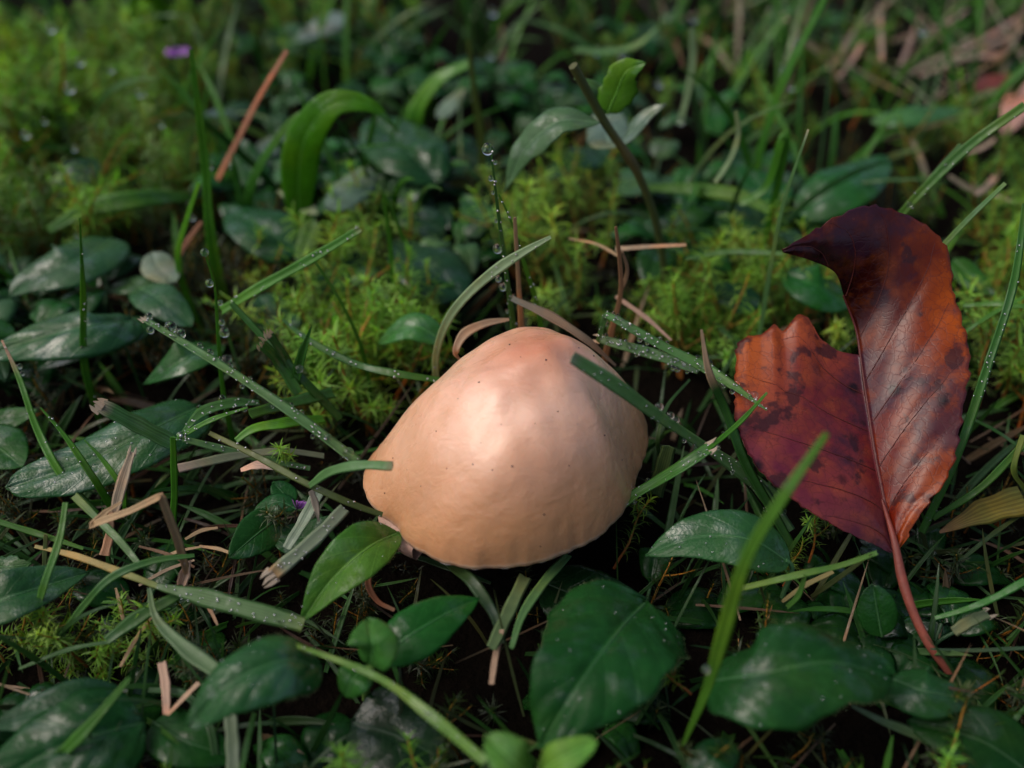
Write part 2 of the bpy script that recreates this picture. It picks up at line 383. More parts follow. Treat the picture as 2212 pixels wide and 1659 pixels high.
    d = near - CAMP; dz = d @ CF; sx = 1106 + FPX*d[:, 0]/dz; sy = 829.5 - FPX*(d @ CU)/dz
    sp = MB()
    spots = [(1033, 814, 4), (1098, 733, 4), (1181, 766, 4), (1258, 743, 3), (1315, 827, 3), (1316, 943, 4), (1114, 999, 4), (1055, 1008, 3), (1184, 1116, 4), (933, 926, 3), (893, 846, 3), (838, 990, 3), (822, 1067, 3), (1212, 880, 3), (955, 1013, 3), (900, 1050, 2), (1240, 1010, 3), (1355, 994, 3), (1010, 1005, 3), (1120, 760, 2), (1290, 760, 4), (979, 858, 2), (1160, 905, 2), (1080, 905, 2), (868, 1012, 2), (1175, 1180, 3), (1030, 950, 2)]
    for qx, qy, r in spots:
        e2 = (sx - qx)**2 + (sy - qy)**2; cand = np.where(e2 < 12**2)[0]
        if not len(cand): cand = np.array([e2.argmin()])
        i = cand[dz[cand].argmin()]; c = near[i]; rr = px(c, r)*.55
        a = np.linspace(0, 2*np.pi, 7, endpoint=False); rings = []
        for ph in (-.9, 0, .9):
            rings.append(c + rr*np.stack([np.cos(ph)*np.cos(a)*1.2, np.cos(ph)*np.sin(a), .8*np.sin(ph)+0*a], 1))
        R_ = np.concatenate(rings + [c[None] + [0, 0, rr], c[None] - [0, 0, rr]])
        sp.add(R_, grid_faces(3, 7, True)); sp.add(R_, [[14 + (j+1) % 7, 21, 14 + j] for j in range(7)])
    s_ = sp.build('soil_specks', M_SPECK, mush); s_['kind'] = 'stuff'
build_mushroom()

# ------------------------------------------------------------------ grass blades and straws
CURVES = {}
UPV = np.array([0, 0, 1.])
def blade_geom(p, s, wid, fold=.25, thick=.012, roll=0., cut=False, nh=None, up=.55):
    if nh is None: nh = nrm(nrm(CAMP - p)*(1 - up) + UPV*up + np.array([0, -.05, 0]))
    t, sd, n = frames(p, nh, roll)
    xs = np.array([-1, -.55, 0, .55, 1, .55, 0, -.55]); top = np.array([0, .25, -.1, .25, 0, -.6, -1.1, -.6])
    vv = np.array([-1, -.55, 0, .55, 1, .55, 0, -.55])
    w2 = wid[:, None]*.5
    zz = top[None]*np.minimum(thick, w2*.6) + fold*(np.abs(xs)[None] - .5)*w2
    v = p[:, None] + sd[:, None]*(xs[None]*w2)[..., None] + n[:, None]*zz[..., None]
    uv = np.zeros((len(p), 8, 3)); uv[..., 0] = s[:, None]; uv[..., 1] = vv[None]
    return v, uv, (t, sd, n)
def blade_mb(mb, p, s, wid, c, tip=None, **k):
    v, uv, fr = blade_geom(p, s, wid, **k); n = len(p)
    cc = np.broadcast_to(np.asarray(c, float), (n, 3)).copy()
    if tip is not None:
        tc, t0, t1 = tip; f = np.clip((s - t0)/(t1 - t0), 0, 1)[:, None]; cc = cc*(1 - f) + np.asarray(tc)*f
    cc = np.repeat(cc[:, None], 8, 1)
    mb.add(v, grid_faces(n, 8, True), uv.reshape(-1, 3), cc.reshape(-1, 3))
    for e in (0, n-1):
        mb.add(np.r_[v[e]], [[0, 1, 2, 6], [0, 6, 7, 0][:3] + [0]] if False else [[0, 1, 6, 7], [1, 2, 6, 6][:3] + [6]] if False else [[0, 1, 2, 6]], uv[e], cc[e])
        mb.add(np.r_[v[e]], [[0, 6, 7]], uv[e], cc[e]); mb.add(np.r_[v[e]], [[2, 3, 4, 5]], uv[e], cc[e]); mb.add(np.r_[v[e]], [[2, 5, 6]], uv[e], cc[e])
    return fr
def blade(label, spec, wid, c, y=None, name='blade_of_grass', cat='grass blade', group=None, key=None, m=None, fold=.25, roll=None,
          tip=None, sharp=False, up=.5, parent=None, root_down=None, thick=.012, seg=None, ragged=0):
    pts = path3d(spec, y)
    wpx = np.array([px(q, 1.) for q in pts])
    if (y is not None and root_down is None) or root_down:
        b = pts[0].copy(); b[2] = -.15; b[1] += .05; b[0] += random.uniform(-.1, .1)
        if pts[0][2] > .3: pts = np.r_[b[None], pts]; wpx = np.r_[wpx[:1], wpx]
    seg = seg or (10 + 3*len(pts))
    p, s = smooth(pts, seg, sharp)
    wp = np.interp(np.linspace(0, 1, len(p)), np.linspace(0, 1, len(wid)), wid)
    tt = np.r_[0, np.cumsum(np.linalg.norm(np.diff(pts, axis=0), axis=1))]; tt /= tt[-1]
    ww = wp*np.interp(s, tt, wpx)
    wob = 1 + .06*np.sin(s*17 + random.random()*6)
    mb = MB(); fr = blade_mb(mb, p, s, ww*wob, c, tip, fold=fold, thick=thick, roll=random.uniform(-18, 18) if roll is None else roll, up=up)
    if ragged:                                                        # fibres left where the mower tore the end
        t_, sd_, n_ = (q[-1] for q in fr)
        for k in range(ragged):
            o = p[-1] + sd_*ww[-1]*(k/(ragged-1+1e-6) - .5)*.8 if ragged > 1 else p[-1]
            L = ww[-1]*random.uniform(.4, 1.1); q = np.array([o - t_*.03, o + t_*L*.5, o + t_*L + n_*L*.1 + sd_*L*random.uniform(-.2, .2)])
            blade_mb(mb, q, np.linspace(.9, 1, 3), np.array([.5, .3, .04])*ww[-1], (.42, .34, .25), fold=.1)
    mm = m or (M_STRAW if tuple(c) in (TAN, PINK, ORANGE, BROWN) else M_GRASS)
    o = mb.build(name, mm, parent, origin=p[0])
    if parent is None: tag(o, label, cat, group)
    if key: CURVES[key] = (p, s, fr[1], fr[2], ww)
    return o

# --- sharp blades round the mushroom (root first, tip last; x, y in the photo, height in cm)
blade('long grey-green dewy blade slanting from the cap\'s left edge to upper left', [(772, 998, 1.5), (640, 898, 2.0), (475, 788), (312, 690, 2.9)], [24, 26, 22, 20, 15], GREY, key='long', fold=.3, ragged=3)
blade('slim upright green blade left of the dewy long blade, tapering to a needle tip', [(183, 788), (180, 640), (172, 470)], [13, 17, 13, 2], GREEN, y=12.8, key='up_left')
blade('green blade crossing the big pale leaf at far left, its tip dried brown', [(208, 1110, .7), (140, 1036, 1.2), (80, 926), (40, 813), (4, 735, 2.4)], [16, 18, 16, 12, 4], GREEN, tip=((.30, .2, .13), .78, .9), key='left1')
blade('green blade with a drop over the middle of the big pale leaf at left', [(255, 1118, .7), (187, 1010, 1.6), (133, 933), (87, 880, 2.2)], [17, 17, 13, 3], GREEN, key='left2')
blade('short green blade over the right part of the big pale leaf', [(272, 1105, .8), (258, 1045, 1.5), (215, 985), (182, 950, 2.0)], [13, 14, 11, 3], GREEN)
blade('wide folded dark blade with a torn end pointing left above the big pale leaf', [(372, 958, 1.7), (290, 915, 2.0), (218, 878, 2.25)], [34, 36, 32], (.03, .10, .028), fold=.9, ragged=4, tip=((.30, .27, .2), .85, 1.))
blade('straight upright green stem just right of the big pale leaf', [(378, 1160), (377, 1060), (374, 945)], [15, 16, 14], GREEN, y=9.9, fold=.1, thick=.05)
blade('short bright blade rising right from the stem node with a large drop at its base', [(380, 950, 1.95), (450, 910, 2.2), (535, 880, 2.3)], [9, 13, 4], GREEN, key='node')
blade('narrow grey blade running right from the stem node under the cut stalk', [(395, 948, 1.8), (480, 970, 1.6), (560, 990), (670, 1012, 1.2)], [14, 17, 17, 10], GREY, key='node2')
blade('round dark olive grass stalk pointing down right to the cap\'s lower left rim', [(452, 935, 2.0), (553, 985, 2.0), (670, 1048, 1.95), (790, 1100), (826, 1112, 1.55)], [10, 14, 16, 15, 13], OLIVE, name='grass_stalk', cat='grass stalk', fold=.05, thick=.05, key='stalk')
blade('grey-green blunt blade that lies over the cap\'s left edge', [(668, 1050, 1.95), (715, 1018, 2.35), (780, 1005), (848, 1007, 2.75)], [14, 22, 22, 20], GREY, fold=.15, up=.3, tip=((.16, .15, .08), .9, 1.))
blade('pale dry flat blade lying left of the olive stalk', [(700, 985, 1.3), (620, 975), (510, 985, 1.6), (385, 1012, 1.7)], [12, 16, 20, 22], (.17, .20, .12), name='dry_straw', cat='dry straw', fold=.1, tip=((.36, .28, .22), .8, 1.))
blade('clean bright green cut blade slanting up right above the dewy long blade', [(478, 672, 2.2), (560, 622, 2.7), (680, 555), (778, 495, 3.4)], [20, 23, 22, 17], (.055, .19, .02), fold=.5, tip=((.2, .25, .1), .96, 1.), key='bright')
blade('dark green blade crossing behind the long dewy blade', [(735, 905, 1.3), (640, 805, 2.1), (555, 715), (500, 655, 2.9)], [18, 19, 17, 12], DARK)
blade('thin blade hung with big drops, rising at left behind the dewy long blade', [(480, 830), (470, 700), (462, 610), (440, 540)], [12, 11, 8, 3], GREEN, y=12.0, key='drops')
blade('green stub with a square cut end left of the moss clump', [(645, 850, 1.8), (600, 780, 2.3), (565, 745, 2.7)], [22, 26, 24], (.05, .16, .03), fold=.8, ragged=3)
blade('second dark stub with a square cut end, behind the first', [(648, 835, 1.7), (615, 775, 2.3), (582, 725, 2.7)], [22, 22, 20], DARK, fold=.8, ragged=3)
blade('short pointed dark blade standing up left of the moss clump', [(640, 820, 2.0), (655, 760, 2.5), (673, 705, 2.9)], [24, 22, 3], DARK, fold=.8, key='point')
blade('flat green blade under the long dewy one, pointing left, blunt', [(720, 848, 1.6), (620, 872, 1.9), (540, 895, 2.1)], [26, 26, 24], (.04, .13, .02), fold=.2)
blade('arched green blade below the two blunt flat ones', [(700, 905, 1.4), (610, 915, 1.8), (540, 930), (510, 952, 1.7)], [20, 26, 24, 14], BRIGHT, fold=.25)
blade('wide green blade end curling upward between the dewy blades at left', [(560, 870, 1.7), (500, 872), (440, 890, 1.9), (395, 935, 1.9)], [14, 30, 28, 8], (.05, .14, .03), fold=.4, key='curl')
blade('long thin dark green blade lying across the moss clump to the cap', [(955, 822, 1.9), (860, 808, 2.0), (770, 787), (676, 740, 2.1), (610, 690, 2.0)], [14, 18, 17, 13, 5], DARK, key='moss_cross')
blade('fine pale-tipped blade standing above the moss clump', [(775, 735), (735, 650), (683, 568)], [5, 9, 6], GREEN, y=13.0)
blade('curving pale blade that sweeps from tan base at the cap up to the right', [(945, 850), (941, 770), (968, 690), (1060, 592), (1130, 545), (1190, 512)], [13, 15, 16, 17, 20, 26, 8], PALE, y=12.2, name='blade_of_grass', key='sweep', tip=None, fold=.35)
blade('slender upright blade behind the crown with drops strung along it to the tip', [(1112, 740), (1095, 600), (1075, 450), (1060, 318)], [17, 15, 11, 4], (.05, .15, .03), y=12.7, key='needle', fold=.15, thick=.03)
blade('tan dry stem close beside the slender dewy blade behind the crown', [(1128, 740), (1122, 640), (1112, 470)], [14, 13, 8], TAN, y=12.9, name='dry_stalk', cat='dry stem', fold=.05, thick=.04)
blade('second thinner dewy blade just right of the slender needle blade', [(1165, 680), (1130, 560), (1105, 480), (1078, 420)], [11, 13, 10, 3], GREEN, y=13.0, key='needle2')
blade('small bent blade pair, left member, between the dark leaves behind the cap', [(842, 520), (835, 470), (829, 418)], [8, 11, 8], GREEN, y=15.5)
blade('small bent blade pair, right member, folded down from its neighbour', [(829, 418), (850, 460), (872, 522)], [6, 9, 8], GREEN, y=15.4, root_down=False)
blade('tan papery curl arching behind the cap\'s upper left', [(1000, 785, 2.0), (985, 755, 2.4), (1000, 725), (1045, 700), (1100, 690, 2.6)], [8, 14, 22, 18, 6], PINK, name='dry_straw', cat='dry straw', fold=.5)
blade('brown-tinged dry blade slanting down along the cap\'s upper right edge', [(1330, 790, 2.1), (1260, 730, 2.6), (1190, 685), (1105, 645, 3.0)], [6, 18, 24, 14], (.16, .13, .09), m=M_STRAW, name='dry_straw', cat='dry straw', fold=.5, tip=((.2, .2, .15), .6, 1.))
blade('orange-brown upright dry stem right of the crown', [(1308, 770), (1325, 700), (1340, 640), (1338, 553), (1330, 490)], [14, 14, 14, 11, 8], (.28, .15, .07), m=M_STRAW, y=12.9, name='dry_stalk', cat='dry stem', fold=.05, thick=.045)
blade('side shoot of the orange-brown stem leaning to the right', [(1338, 640), (1355, 580), (1345, 545)], [8, 9, 6], (.28, .17, .09), m=M_STRAW, y=13., root_down=False, name='dry_stalk', cat='dry stem', fold=.05, thick=.04)
blade('pinkish straw sticking out level to the right behind the crown', [(1330, 538, 2.6), (1400, 533), (1482, 529, 2.8)], [12, 10, 7], PINK, name='dry_straw', cat='dry straw')
blade('thin tan straw meeting the level pinkish straw from the left', [(1335, 552, 2.6), (1290, 528), (1228, 515, 2.5)], [8, 7, 3], TAN, name='dry_straw', cat='dry straw')
blade('pink-brown straw lying over the moss right of the crown', [(1450, 735, 2.0), (1400, 690), (1330, 640, 2.2)], [5, 12, 9], (.3, .19, .13), m=M_STRAW, name='dry_straw', cat='dry straw')
blade('dewy blade bent sharply at its upper end, running down to the dead leaf', [(1656, 886, 2.6), (1590, 838, 2.5), (1525, 795, 2.5), (1420, 742), (1330, 690), (1308, 680, 2.8), (1292, 738, 2.3)], [3, 18, 26, 22, 20, 17, 9], (.06, .16, .04), sharp=True, seg=30, key='dewy', fold=.35)
blade('second dewy blade alongside and under the bent one', [(1510, 800, 2.4), (1400, 762, 2.3), (1340, 745), (1294, 732, 2.3)], [20, 24, 24, 18], GREY, key='dewy2', fold=.3, ragged=2)
blade('grey-green cut blade reaching over the cap\'s right shoulder', [(1690, 1085, .9), (1560, 990, 1.6), (1500, 950, 2.1), (1395, 880, 3.1), (1330, 832), (1236, 772, 4.15)], [28, 30, 22, 20, 29, 32, 29], (.12, .25, .085), fold=.2, roll=0, up=.25, key='over', tip=((.22, .25, .17), .985, 1.))
blade('broad bright blade beside the cap\'s lower right, folding down at the rim', [(1310, 1135, 1.2), (1355, 1080, 1.5), (1412, 1045, 1.7), (1470, 1010, 2.0), (1533, 968, 2.3)], [10, 26, 24, 32, 26], (.05, .16, .03), fold=.5, key='broad', ragged=2)
blade('thin blade that carries on from the broad bright one to the dead leaf', [(1530, 970, 2.3), (1600, 910, 2.5), (1657, 848, 2.8)], [10, 12, 5], GREEN, key='thin')
blade('dark green blade with a dried tan tip passing left of the dead leaf', [(1710, 1180, .8), (1660, 1090, 1.3), (1610, 1000), (1565, 880, 2.6), (1530, 800, 3.2), (1515, 712, 3.7)], [18, 22, 22, 20, 18, 6], (.025, .09, .015), tip=((.36, .25, .16), .74, .80), up=.2, fold=.3)
blade('dewy flat blade between the broad bright blade and the dead leaf', [(1705, 1150, .8), (1640, 1055, 1.3), (1545, 980, 1.9)], [30, 32, 20], GREY, key='flatdew')
blade('blurred bright blade rising nearest the lens in front of the dead leaf', [(1475, 1610, 1.0), (1530, 1480, 1.9), (1562, 1370, 2.6), (1620, 1190, 3.6), (1700, 1060, 4.2), (1786, 936, 4.6)], [7, 18, 32, 34, 30, 24, 15], (.085, .22, .02), fold=.3, up=.2)
blade('long upright blade bending right beside the dead leaf', [(1990, 1150, .8), (2060, 1000, 1.8), (2130, 800), (2192, 600), (2214, 440, 4.6)], [16, 20, 20, 18, 14], (.04, .14, .02), up=.2, fold=.4, key='right_tall')
blade('thin upright blade with a pale tip behind the dead leaf\'s left side', [(1640, 725), (1668, 560), (1690, 450), (1746, 280)], [9, 11, 10, 5], GREY, y=14.0, tip=((.4, .42, .3), .95, 1.))
blade('long dewy blade entering from the right edge above the dead leaf', [(1950, 460), (2020, 385), (2100, 310), (2215, 228)], [12, 18, 20, 22], (.05, .15, .025), y=14.5, key='right_in', fold=.5)
blade('thinner blade running just under the long dewy right-edge blade', [(1960, 450), (2010, 385), (2075, 312)], [9, 12, 9], GREY, y=14.7)
blade('blade with a pale tip slanting up right from behind the dead leaf', [(2030, 540), (2090, 475), (2172, 396)], [13, 15, 10], GREY, y=13.0)
blade('dark blade slanting from the right edge under the dead leaf\'s lower side', [(2015, 1120, .9), (2110, 1060, 1.4), (2215, 955, 1.9)], [12, 17, 16], (.04, .13, .02))
blade('fine blade at the right edge level with the dead leaf\'s shoulder', [(2080, 720, 1.8), (2140, 680), (2215, 640, 2.4)], [8, 10, 8], GREEN)
blade('dim thin blade behind the dead leaf\'s lower right edge', [(2090, 900, 1.2), (2150, 930), (2215, 975, 1.2)], [7, 9, 8], DARK)
blade('horizontal green blade end right of the dead leaf shoulder', [(2080, 660, 1.9), (2150, 656), (2215, 662, 2.2)], [8, 12, 12], GREEN)
blade('knotty beaded green stem entering from the right edge under the dead leaf', [(2020, 1335, .8), (2080, 1318, 1.0), (2140, 1295), (2215, 1255, 1.4)], [10, 14, 16, 18], (.03, .14, .02), name='grass_runner', cat='grass stem', fold=.05, thick=.05)
blade('yellow-green blade joining the dead leaf\'s base from the left', [(1598, 1272, 1.2), (1670, 1255), (1742, 1238, 1.5), (1815, 1222), (1895, 1194, 1.7)], [12, 15, 16, 12, 12], (.07, .17, .03), fold=.4)
blade('branch that drops from the blade joining the dead leaf\'s base', [(1700, 1312, .9), (1722, 1290), (1740, 1242, 1.5)], [11, 13, 9], (.06, .16, .03))
blade('yellowish straw under the dead leaf base', [(1690, 1300, .9), (1730, 1270), (1800, 1235, 1.1)], [8, 13, 10], (.20, .17, .06), m=M_STRAW, name='dry_straw', cat='dry straw')
blade('pale cut blade under the front of the cap, brown at its lower end', [(1062, 1400, 1.2), (1095, 1330), (1135, 1245, 1.1)], [26, 30, 28], (.12, .19, .08), fold=.2, tip=None)
blade('tan dry strip hanging below the pale cut blade', [(1085, 1360, 1.15), (1070, 1420), (1062, 1478, 1.0)], [10, 15, 13], (.33, .22, .14), m=M_STRAW, name='dry_straw', cat='dry straw')
blade('grey-green blade leaning out to lower left from beneath the cap\'s front', [(1228, 1198, 1.0), (1170, 1265, 1.2), (1128, 1330), (1105, 1400, 1.3)], [18, 22, 20, 10], GREY, fold=.3)
blade('dark arched blade leaving the cap\'s front to the right', [(970, 1215, 1.0), (1030, 1270, 1.3), (1070, 1335), (1085, 1390, 1.0)], [22, 28, 26, 14], (.022, .055, .018), fold=.3)
blade('dim blade lying in the gap below the cap', [(890, 1200, .8), (970, 1225), (1060, 1260, .8)], [12, 20, 8], (.018, .05, .02))
blade('wide pale grey blade end with a brown torn tip left of the cap', [(745, 1098, 1.7), (690, 1155), (588, 1243, 1.6)], [26, 30, 32], (.20, .25, .16), fold=.25, ragged=3, tip=((.34, .22, .10), .86, .95), key='pale_cut')
blade('pale streaked blade standing behind the brown-tipped wide one', [(690, 1062, 1.6), (660, 1120), (620, 1185, 1.3)], [30, 28, 22], (.20, .26, .18), fold=.6)
blade('frayed tan end hanging below the olive stalk\'s node', [(672, 1060, 1.8), (682, 1090), (688, 1125, 1.4)], [12, 16, 4], (.30, .26, .2), m=M_STRAW, name='dry_straw', cat='dry straw', ragged=2)
blade('whitish-pink torn scrap lying on the soil left of the olive stalk', [(520, 1016, 1.6), (555, 1005), (596, 1012, 1.6)], [10, 24, 10], (.48, .38, .3), m=M_STRAW, name='dry_straw', cat='dry straw')
blade('tan and yellow runner stem lying across the lower left', [(75, 1180, 1.0), (160, 1200, 1.15), (250, 1232), (345, 1268, 1.3)], [8, 15, 17, 14], (.28, .23, .08), m=M_STRAW, name='grass_runner', cat='grass stem', fold=.05, thick=.05, tip=((.14, .2, .05), .5, 1.))
blade('wide dewy green blade growing right from the yellow runner stem', [(338, 1266, 1.3), (420, 1285), (520, 1312), (655, 1350, 1.3)], [12, 40, 40, 34], (.06, .135, .04), fold=.15, key='runner')
blade('pale folded blade growing down right from the yellow runner stem', [(322, 1270, 1.3), (335, 1330), (400, 1400), (475, 1455, 1.3)], [8, 18, 36, 34], (.10, .17, .075), fold=.5)
blade('green blade crossing down right to the runner stem below the bent straw', [(305, 1225, 1.2), (260, 1170), (215, 1125), (160, 1070, 1.5)], [12, 18, 16, 18], (.08, .17, .05))
blade('arched green blade standing over the left end of the runner stem', [(72, 1345, .8), (100, 1250, 1.5), (130, 1160), (142, 1085, 2.0)], [12, 18, 17, 12], (.05, .16, .025))
blade('thin arching blade from lower left up over the runner stem', [(130, 1375, .8), (180, 1310), (245, 1245, 1.5), (330, 1212), (420, 1200, 1.5)], [10, 16, 18, 17, 8], (.05, .15, .03))
blade('green blade at the left edge above the dark pointed leaf', [(180, 1185, 1.1), (110, 1162), (-10, 1125, 1.4)], [8, 14, 13], (.05, .15, .02))
blade('stem standing below the green left-edge blade, purplish at the foot', [(96, 1250, .5), (97, 1200), (99, 1155, 1.3)], [11, 12, 10], (.09, .13, .05), fold=.05, thick=.04)
blade('pale and green stalk that runs from the lobed leaf at bottom to lower right', [(640, 1395, 1.8), (740, 1430), (820, 1465, 1.7), (930, 1545), (1048, 1645, 1.6)], [10, 14, 18, 27, 22], (.10, .22, .03), fold=.45, tip=None, key='bottom')
blade('bright blade coming up from the bottom edge at lower left', [(70, 1690, .6), (200, 1560, 1.3), (280, 1465, 1.5)], [28, 28, 10], (.045, .15, .015))
blade('dim long blade crossing the dark leaf at the bottom left corner', [(40, 1445, .7), (160, 1400), (250, 1385, .9)], [8, 14, 8], (.03, .09, .02))
blade('flat green blade left of the bottom lobed leaf', [(230, 1385, 1.0), (290, 1340), (360, 1300), (420, 1270, 1.2)], [22, 34, 26, 10], (.035, .11, .02))
blade('pale striped blade standing upright at the bottom edge under the lobed leaf', [(505, 1680, .7), (503, 1600), (498, 1540, 1.1)], [30, 32, 28], (.14, .19, .11), fold=.3)
blade('thin green blade right of the pale striped one at the bottom edge', [(520, 1680, .8), (535, 1600), (550, 1540, 1.2)], [10, 13, 10], (.05, .15, .02))
blade('arched dim blade at the bottom edge right of the lobed leaf', [(320, 1490, .7), (400, 1500), (450, 1560), (470, 1670, .5)], [12, 18, 18, 14], (.03, .08, .025))
blade('pale green blade in the dark lower right corner', [(2080, 1650, .5), (1990, 1592), (1900, 1555), (1840, 1525, .8)], [14, 26, 22, 6], (.06, .11, .045))
blade('short bright blade at the bottom edge in the lower right', [(1908, 1690, .4), (1918, 1640), (1928, 1590, .9)], [14, 15, 4], (.05, .16, .02))
blade('thin blade lying along the soil in the lower right', [(2215, 1400, .6), (2100, 1405), (2010, 1402, .6)], [9, 10, 4], (.04, .08, .04))
blade('pale torn blade end right of the dead leaf\'s petiole', [(2060, 1365, .8), (2100, 1340), (2135, 1325, .9)], [24, 26, 22], (.14, .18, .09), ragged=2)
blade('yellow pod-like dying blade right of the dead leaf\'s base', [(2215, 1080, 1.0), (2130, 1105), (2030, 1150, .8)], [70, 56, 6], (.13, .15, .035), fold=.2, tip=((.2, .12, .05), .5, 1.))
blade('yellow stem crossing the dying blade at the right edge', [(2215, 1060, 1.3), (2190, 1010, 1.8), (2210, 940, 2.2)], [12, 13, 12], (.10, .16, .03))
blade('thin dark stem running down left below the dying blade', [(2215, 1105, .9), (2150, 1150), (2070, 1215, .6)], [9, 11, 8], (.03, .06, .02))
blade('short upright cut blade right of the cap against dark moss', [(1415, 1070, .9), (1432, 1010, 1.5), (1445, 965, 1.9)], [34, 34, 32], (.06, .12, .045), fold=.3)
blade('thin arched grass behind the cap\'s right shoulder', [(1430, 1010, .8), (1422, 940, 1.6), (1440, 880), (1490, 820, 1.9)], [9, 10, 8, 5], (.04, .10, .03))
blade('green blade entering left of the dead leaf\'s curled tip', [(1480, 560, 1.8), (1560, 545), (1640, 545), (1690, 548, 2.2)], [5, 12, 13, 10], (.06, .16, .03))
# fold and dry litter at lower left
bent = blade('tan straw bent into an angle like a tent at lower left', [(405, 1240, 1.0), (385, 1170, 1.6), (348, 1072, 2.4), (280, 1105), (215, 1128), (198, 1136, 1.9), (230, 1105), (262, 1085, 2.1)], [14, 18, 20, 17, 16, 20, 16, 6], TAN, sharp=True, seg=34, name='dry_straw', cat='dry straw', fold=.6)
blade('pinkish dry sheath leaning on the big pale leaf\'s lower edge', [(245, 1120, 1.2), (260, 1060, 1.6), (285, 978, 2.1)], [18, 28, 16], (.36, .29, .20), m=M_STRAW, name='dry_straw', cat='dry straw', fold=.5, ragged=2)
blade('brown dry piece hanging under the bent straw', [(240, 1105, 1.3), (236, 1160), (226, 1200, 1.0)], [10, 18, 22], (.26, .16, .09), m=M_STRAW, name='dry_straw', cat='dry straw')
blade('short tan chip standing in the dark at lower left', [(350, 1430, .9), (358, 1480), (360, 1542, .9)], [18, 20, 14], (.45, .30, .21), m=M_STRAW, name='dry_straw', cat='dry straw')
blade('tan sliver slanting beside the short chip', [(430, 1475, 1.0), (395, 1510), (362, 1545, .9)], [12, 12, 6], (.40, .28, .18), m=M_STRAW, name='dry_straw', cat='dry straw')
blade('pale crumpled husk at the foot of the bent straw', [(392, 1265, .8), (400, 1240), (405, 1215, 1.2)], [20, 26, 14], (.46, .36, .28), m=M_STRAW, name='dry_straw', cat='dry straw', fold=.8, ragged=2)
blade('brown dry ribbon curling in the dark gap under the cap\'s lower left', [(868, 1175, 1.2), (825, 1205), (795, 1258, 1.0), (815, 1298), (852, 1318, .9)], [14, 16, 15, 12, 8], (.22, .11, .055), m=M_STRAW, name='dry_straw', cat='dry straw', fold=.4)
for k, (a, b, c_) in enumerate((((440, 1180), (330, 1215), TAN), ((420, 1210), (300, 1265), PINK), ((470, 1140), (400, 1165), TAN), ((330, 1330), (260, 1440), TAN), ((470, 1350), (440, 1300), PINK), ((300, 1180), (420, 1225), BROWN), ((250, 1270), (270, 1360), TAN), ((520, 1205), (430, 1180), TAN))):
    blade('thin tan straw in the litter pile beside the bent straw', [(a[0], a[1], .8), ((a[0]+b[0])/2, (a[1]+b[1])/2 - 6), (b[0], b[1], .7)], [5, 9, 6], c_, name='dry_straw', cat='dry straw', group='straws in the litter pile at lower left')

# --- blades further back
blade('thick green blade upright at left among the moss, leaning left at its tip', [(462, 545), (452, 470), (445, 360), (430, 240), (413, 108)], [24, 26, 22, 19, 10], GREEN, y=16.5, fold=.5)
blade('broad blade bent over to the left above the dark leaf at upper left', [(415, 425, .9), (290, 432, 1.6), (190, 452), (105, 498, 1.2)], [20, 40, 44, 16], (.05, .16, .015), fold=.2)
blade('slender green blade from the bent broad blade up to the right', [(385, 545), (405, 470), (430, 395)], [14, 14, 10], BRIGHT, y=15.6)
blade('reddish-brown needle leaning at upper left', [(470, 388), (520, 290), (560, 210), (620, 110)], [15, 17, 15, 13], (.32, .14, .075), m=M_STRAW, y=19.0, root_down=False, name='dry_stalk', cat='dry stem', fold=.05, thick=.06)
blade('shorter brown needle below the leaning reddish one', [(385, 555), (410, 515), (435, 480)], [10, 13, 9], (.24, .11, .06), m=M_STRAW, y=16.2, root_down=False, name='dry_stalk', cat='dry stem', fold=.05, thick=.06)
blade('bright arched blade at upper left of the round dark leaf', [(540, 415), (600, 300), (645, 250), (720, 230)], [18, 20, 18, 10], (.045, .17, .018), y=18.5)
blade('brown-green stalk upright in the middle background', [(1040, 300), (1025, 200), (1012, 85)], [18, 18, 10], (.07, .10, .02), y=20.5)
blade('bright blade behind the stalk in the middle background', [(905, 230), (950, 170), (1020, 135)], [28, 46, 24], (.05, .19, .014), y=22)
blade('pale dewy blade hanging down at the top right of centre', [(1495, 60), (1497, 130), (1488, 190), (1470, 265)], [14, 18, 16, 14], PALE, y=20, root_down=False)
blade('curved pale grass stem beside the hanging dewy blade', [(1545, 395), (1580, 340), (1595, 290), (1590, 240)], [12, 14, 13, 8], PALE, y=16.5, root_down=False)
blade('long level dewy blade in the background above the cut stalk', [(1240, 108), (1310, 112), (1380, 95), (1420, 60)], [14, 22, 18, 8], GREY, y=24, root_down=False)
blade('bright slanting blade at the top right', [(1650, 300), (1700, 160), (1760, 40), (1800, -40)], [12, 18, 20, 16], (.045, .17, .018), y=20)
blade('green blade leaning across behind the cut stalk', [(1400, 405, 1.5), (1500, 410), (1600, 425), (1690, 470, 1.5)], [14, 30, 34, 12], (.06, .17, .015))
blade('long bright blade lying behind the leaves right of the cut stalk', [(1690, 300), (1640, 420), (1600, 440)], [12, 20, 18], GREEN, y=17)
